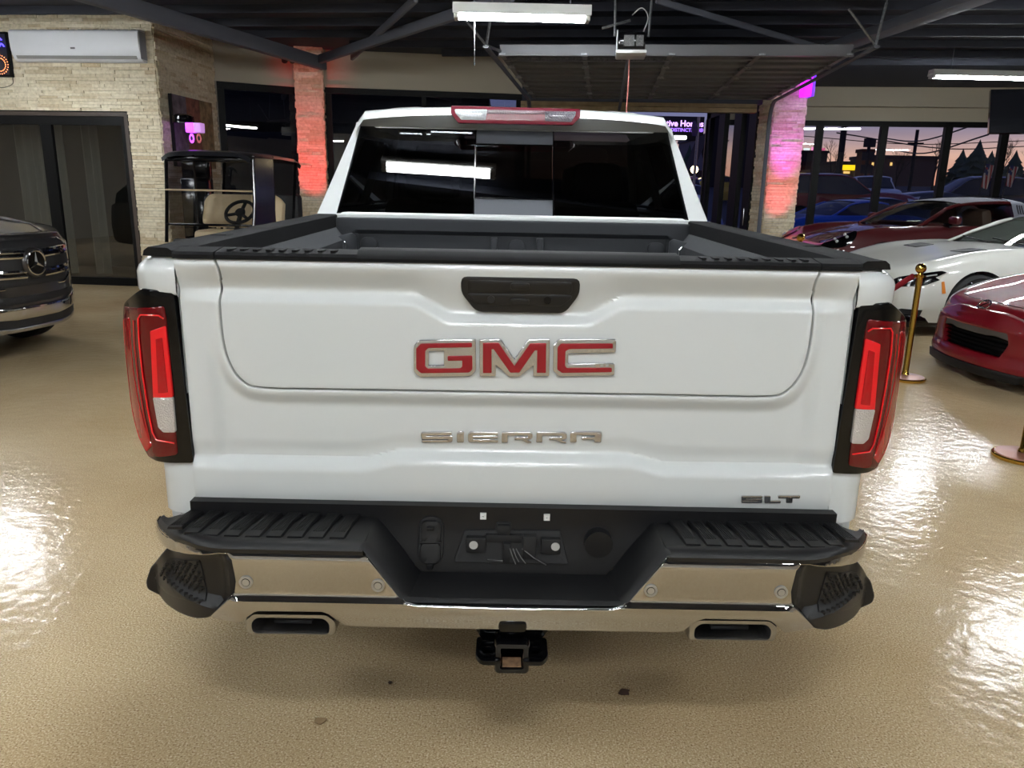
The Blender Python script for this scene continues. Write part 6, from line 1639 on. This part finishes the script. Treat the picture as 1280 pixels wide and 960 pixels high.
so, stp = pole(1079,172,55,.12,'stacked dark road signs on one post near the brown tower','road_sign_post','sign post')
for k in range(3):
    bm = B(); z = stp.z-.35-.9*k; box2(bm, (stp.x-.42,54.9,z-.3), (stp.x+.42,55,z+.3)); obj('sign_plate', bm, P('dark sign plate %d' % k, (46,44,48), .7), so, world=True)
# overhead wires
bm = B()
for (pa_, pb_) in (((1003,170,70),(1280,176,70)),((1046,166,42),(1280,183,60)),((1100,172,50),(1236,150,30)),((1110,186,50),(1236,168,30))):
    a = at(*pa_); b_ = at(*pb_); m_ = (a+b_)/2-Vector((0,0,.5)); tube(bm, spline([a,m_,b_],6), .035, 4)
o_ = solo('power_lines', bm, M_['frame'], 'thin dark overhead wires crossing the dusk sky outside', 'wires', sharp=30); o_['kind'] = 'stuff'
# buildings
def bld(name, label, px0, px1, yt, Y, dep, c, lit=None, roof=False):
    a, b_ = at(px0, yt, Y), at(px1, yt, Y); o = thing(name, label, 'building', ((a.x+b_.x)/2, Y, gz(Y)))
    bm = B(); box2(bm, (a.x,Y,gz(Y)), (b_.x,Y+dep,a.z)); obj('walls', bm, P('walls '+name+str(px0), c, .85), o, world=True)
    if roof:
        bm = B(); zr = a.z; xm = (a.x+b_.x)/2; hgt_ = roof
        loft(bm, [[(a.x-.3,y,zr),(xm,y,zr+hgt_),(b_.x+.3,y,zr)] for y in (Y-.3,Y+dep+.3)]); obj('roof', bm, P('dark roof '+str(px0), (40,36,40), .85), o, world=True)
    else:
        bm = B(); box2(bm, (a.x-.15,Y-.15,a.z-.05), (b_.x+.15,Y+dep,a.z+.25)); obj('parapet', bm, P('parapet '+str(px0), tuple(int(v*.8) for v in c), .85), o, world=True)
    for (q0, q1, y0, y1, mt, nm) in (lit or ()):
        p, q_ = at(q0,y0,Y-.1), at(q1,y1,Y-.1); bm = B(); box2(bm, (p.x,Y-.12,q_.z), (q_.x,Y,p.z)); obj(nm, bm, mt, o, world=True)
    return o
ylw = EM('yellow lit canopy', (255,214,20), 1.5); wrm = EM('warm window light', (255,206,120), 1.3); wht = EM('white lit sign', (226,240,236), 1.4)
bld('office_building', 'grey building with a dark panel and small lit sign past the garage opening', 884,905,170,72,12,(96,100,112),[(885.5,893,175,187,M_['frame'],'dark_panel'),(885,892.5,187,192,wht,'lit_sign'),(888.5,894,200,208,wrm,'lit_window')])
bld('house', 'dark house with a gable roof past the garage opening', 872,891,213,48,2.5,(58,46,46),None,2.2)
bld('yellow_shop', 'low shop with a glowing yellow canopy seen through the right windows', 1045,1082,205,70,8,(84,74,62),[(1051,1078,206,213,ylw,'lit_canopy'),(1055,1062,214,217,wrm,'lit_window'),(1070,1076,214,218,wrm,'lit_window')])
bld('brick_tower', 'brown brick tower right of the glowing yellow canopy', 1079,1091,190,66,1.2,(120,76,46),[(1082,1086,205,214,M_['frame'],'arched_door')])
bld('long_block', 'long dark block with small lamps behind the third right window', 1091,1172,197,75,5,(88,74,70),[(1090.5,1092,203,207,wrm,'wall_lamp'),(1101.5,1103,203,207,wrm,'wall_lamp'),(1113.5,1115,203,207,wrm,'wall_lamp')])
bld('corner_store', 'dark store with pink and white lit signs beside the stone column', 985,1035,190,100,10,(40,36,40),[(1005,1012,185,189,wht,'lit_sign'),(1015,1020,184,189,EM('pink sign',(255,150,200),1.4),'lit_sign'),(1026,1031,185,190,EM('rose sign',(230,110,150),1.2),'lit_sign')])
bld('red_kiosk', 'low kiosk with red and yellow lights beside the stone column', 986,1018,206,50,4,(60,20,24),[(988,1000,207,213,EM('red lights',(200,30,40),.9),'lit_strip'),(997,1007,216,221,EM('yellow lights',(240,200,40),1.0),'lit_strip')])
bld('left_block', 'dark block seen through the bay window behind the truck cab', 395,560,126,60,10,(34,34,40))
# trees
def bare_tree(px, ytop, Y, label, seed, spread=.5):
    rg = random.Random(seed); p = at(px, ytop, Y); x = at(px,240,Y).x; H = p.z+.06
    o = thing('bare_tree', label, 'tree', (x,Y,gz(Y))); b_ = B()
    def br(a, d, ln, r, n_):
        e = a+d*ln; tube(b_, [a,(a+e)/2+Vector((rg.uniform(-.05,.05)*ln,0,0)),e], [r,r*.8,r*.6], 5, cap=False)
        if n_ == 0: return
        for _ in range(3 if n_ > 1 else 4):
            q_ = (d+Vector((rg.uniform(-1,1),rg.uniform(-.5,.5),rg.uniform(-.2,.6)))*spread*1.3).normalized(); br(a+(e-a)*rg.uniform(.6,1), q_, ln*rg.uniform(.55,.8), r*.55, n_-1)
    b2 = B(); tube(b2, [(x,Y,gz(Y)),(x,Y,H*.35)], [H*.022,H*.016], 8); obj('trunk', b2, P('dark trunk %d' % seed, (38,32,32), .9), o, world=True)
    br(Vector((x,Y,H*.32)), Vector((0,0,1)), H*.24, H*.014, 5); obj('branches', b_, P('dark twigs %d' % seed, (46,36,34), .9), o, world=True)
bare_tree(1165,168,62,'bare tree spreading above the long dark block',3); bare_tree(1247,168,66,'tall bare tree behind the two flags at the right',5); bare_tree(1036,172,66,'small bare tree left of the dark utility poles',8); bare_tree(1118,180,67,'low bare tree at the left of the third right window',11)
bare_tree(1276,168,55,'bare tree at the far right edge behind the television',14); bare_tree(893,196,95,'bare tree against the pink sky past the garage opening',17)
def fir(px, ytop, Y, label, seed, wd=.26):
    rg = random.Random(seed); p = at(px,ytop,Y); x = at(px,240,Y).x; H = p.z+.06; o = thing('fir_tree', label, 'tree', (x,Y,gz(Y))); b_ = B()
    n_ = 26
    for k in range(n_):
        z0 = max(gz(Y)+.2, H*(.10+.86*k/n_)); r = H*wd*1.5*(1-(k/n_)**1.7)+.12; m_ = 14; c_ = b_.verts.new((x,Y,z0+H*.12))
        ring = [b_.verts.new((x+r*rg.uniform(.7,1.1)*math.cos(2*math.pi*j/m_), Y+r*rg.uniform(.7,1.1)*math.sin(2*math.pi*j/m_), z0-r*.25*rg.random())) for j in range(m_)]
        for j in range(m_): b_.faces.new([ring[j], ring[(j+1)%m_], c_])
    obj('needles', b_, P('dark fir green %d' % seed, (58,80,64), .9), o, world=True); b_ = B(); tube(b_, [(x,Y,gz(Y)),(x,Y,H*.3)], H*.02, 7); obj('trunk', b_, P('fir trunk %d' % seed, (40,32,28), .9), o, world=True)
fir(1215,180,45,'dark fir tree left of the flags in the fourth right window',2); fir(1196,190,66,'shorter fir tree behind the fourth window post',4); fir(1232,193,52,'dark fir tree directly behind the first flag',6); fir(858,185,66,'dark fir tree beside the truck cab past the garage opening',9,.2); fir(1262,192,58,'dark fir tree behind the second flag',12)
# two small flags
def flag(px, y0, y1, Y, label):
    a = at(px, y0-4, Y); b_ = at(px-7, y1+6, Y); o = thing('flag', label, 'flag', (b_.x,Y,gz(Y)), group=None)
    bm = B(); tube(bm, [(b_.x-.10,Y,gz(Y)),(a.x,Y,a.z)], .014, 6); obj('pole', bm, M_['matte'], o, world=True)
    W_ = at(px+9,y0,Y).x-a.x; Ht = at(px,y0,Y).z-at(px,y1,Y).z; rows = 13; cols_ = 10
    bm = B(); g_ = [[bm.verts.new((lerp(a.x,b_.x,r/rows*.75)+W_*c/cols_*(1-.25*r/rows), Y-.02+.05*math.sin(c*1.1+r*.2), a.z-.04-Ht*r/rows-.05*c/cols_)) for c in range(cols_+1)] for r in range(rows+1)]
    for r in range(rows):
        for c in range(cols_):
            f = bm.faces.new([g_[r][c],g_[r][c+1],g_[r+1][c+1],g_[r+1][c]]); f.material_index = 2 if r < 6 and c < 7 and not ((r+c) % 2 == 0 and (r*3+c) % 4 == 0) else (0 if c % 2 == 0 else 1)
    obj('cloth', bm, [P('flag red '+str(px), (176,60,60), .8), P('flag white '+str(px), (220,206,196), .8), P('flag blue '+str(px), (40,50,100), .8)], o, world=True, sharp=0)
flag(1232,206,236,17.5,'striped flag on a short pole outside, left of the fifth window post'); flag(1262,208,234,18.2,'striped flag on a short pole outside, right of the fifth window post')
# headlight glare past the garage opening, built as a glowing globe on a post
lg = at(868,212,43); o_ = thing('outdoor_light', 'bright warm globe standing in for headlight glare past the garage opening', 'lamp', (lg.x,43,gz(43)))
bm = B(); sphere(bm, lg, .22, 10); obj('globe', bm, EM('warm lamp', (255,226,170), 8), o_, world=True); bm = B(); tube(bm, [(lg.x,43,gz(43)),(lg.x,43,lg.z-.15)], .05, 6); obj('post', bm, M_['frame'], o_, world=True)
sl2 = at(850,172,58); o_ = thing('outdoor_light', 'pale street lamp head just below the billboard', 'lamp', (sl2.x,58,gz(58)))
bm = B(); box(bm, sl2, (1.0,.3,.3), .1); obj('lamp_head', bm, EM('pale lamp', (236,240,236), 3), o_, world=True); bm = B(); tube(bm, [(sl2.x-.6,58,gz(58)),(sl2.x-.6,58,sl2.z+.1),(sl2.x,58,sl2.z+.15)], .06, 6); obj('post', bm, M_['frame'], o_, world=True)
# ================================================================ camera, world, exposure
cam = bpy.data.cameras.new('camera'); camo = bpy.data.objects.new('camera', cam); COL.objects.link(camo)
cam.sensor_fit = 'HORIZONTAL'; cam.sensor_width = 36; cam.lens = 36*F_PX/1280; cam.clip_start = .05; cam.clip_end = 500
mw = Matrix((RT, UP, -FW)).transposed().to_4x4(); mw.translation = CAM; camo.matrix_world = mw
SC.camera = camo
w = bpy.data.worlds.new('dusk sky'); SC.world = w; w.use_nodes = True
N = w.node_tree.nodes; L = w.node_tree.links; bg = N['Background']
tc = N.new('ShaderNodeTexCoord'); sx = N.new('ShaderNodeSeparateXYZ'); L.new(tc.outputs['Generated'], sx.inputs[0])
rp = N.new('ShaderNodeValToRGB'); L.new(sx.outputs['Z'], rp.inputs['Fac'])
els = rp.color_ramp.elements
els[0].position = 0; els[0].color = (*lin((70,56,60)), 1)
els[1].position = .45; els[1].color = (*lin((52,60,104)), 1)
for p, c in ((.015,(192,128,104)),(.045,(200,160,142)),(.062,(156,134,138)),(.082,(104,104,130)),(.12,(78,88,132))):
    e = els.new(p); e.color = (*lin(c), 1)
nz = N.new('ShaderNodeTexNoise'); nz.inputs['Scale'].default_value = 3; nz.inputs['Detail'].default_value = 6
mp = N.new('ShaderNodeMapping'); mp.inputs['Scale'].default_value = (1,1,9); L.new(tc.outputs['Generated'], mp.inputs['Vector']); L.new(mp.outputs['Vector'], nz.inputs['Vector'])
mx = N.new('ShaderNodeMixRGB'); mx.blend_type = 'MULTIPLY'; mx.inputs['Fac'].default_value = .35
L.new(rp.outputs['Color'], mx.inputs['Color1'])
r2 = N.new('ShaderNodeValToRGB'); r2.color_ramp.elements[0].position = .35; r2.color_ramp.elements[0].color = (.35,.35,.42,1); r2.color_ramp.elements[1].position = .6
L.new(nz.outputs['Fac'], r2.inputs['Fac']); L.new(r2.outputs['Color'], mx.inputs['Color2'])
L.new(mx.outputs['Color'], bg.inputs['Color']); bg.inputs['Strength'].default_value = WORLD_S
vs = SC.view_settings; SC.display_settings.display_device = 'sRGB'
vs.view_transform = 'Standard'; vs.look = 'None'; vs.gamma = 1; vs.use_curve_mapping = False; vs.exposure = EXPO
SC.cycles.use_denoising = True; SC.cycles.max_bounces = 8; SC.cycles.transparent_max_bounces = 16
SC.cycles.caustics_reflective = False; SC.cycles.caustics_refractive = False; SC.cycles.sample_clamp_indirect = 4
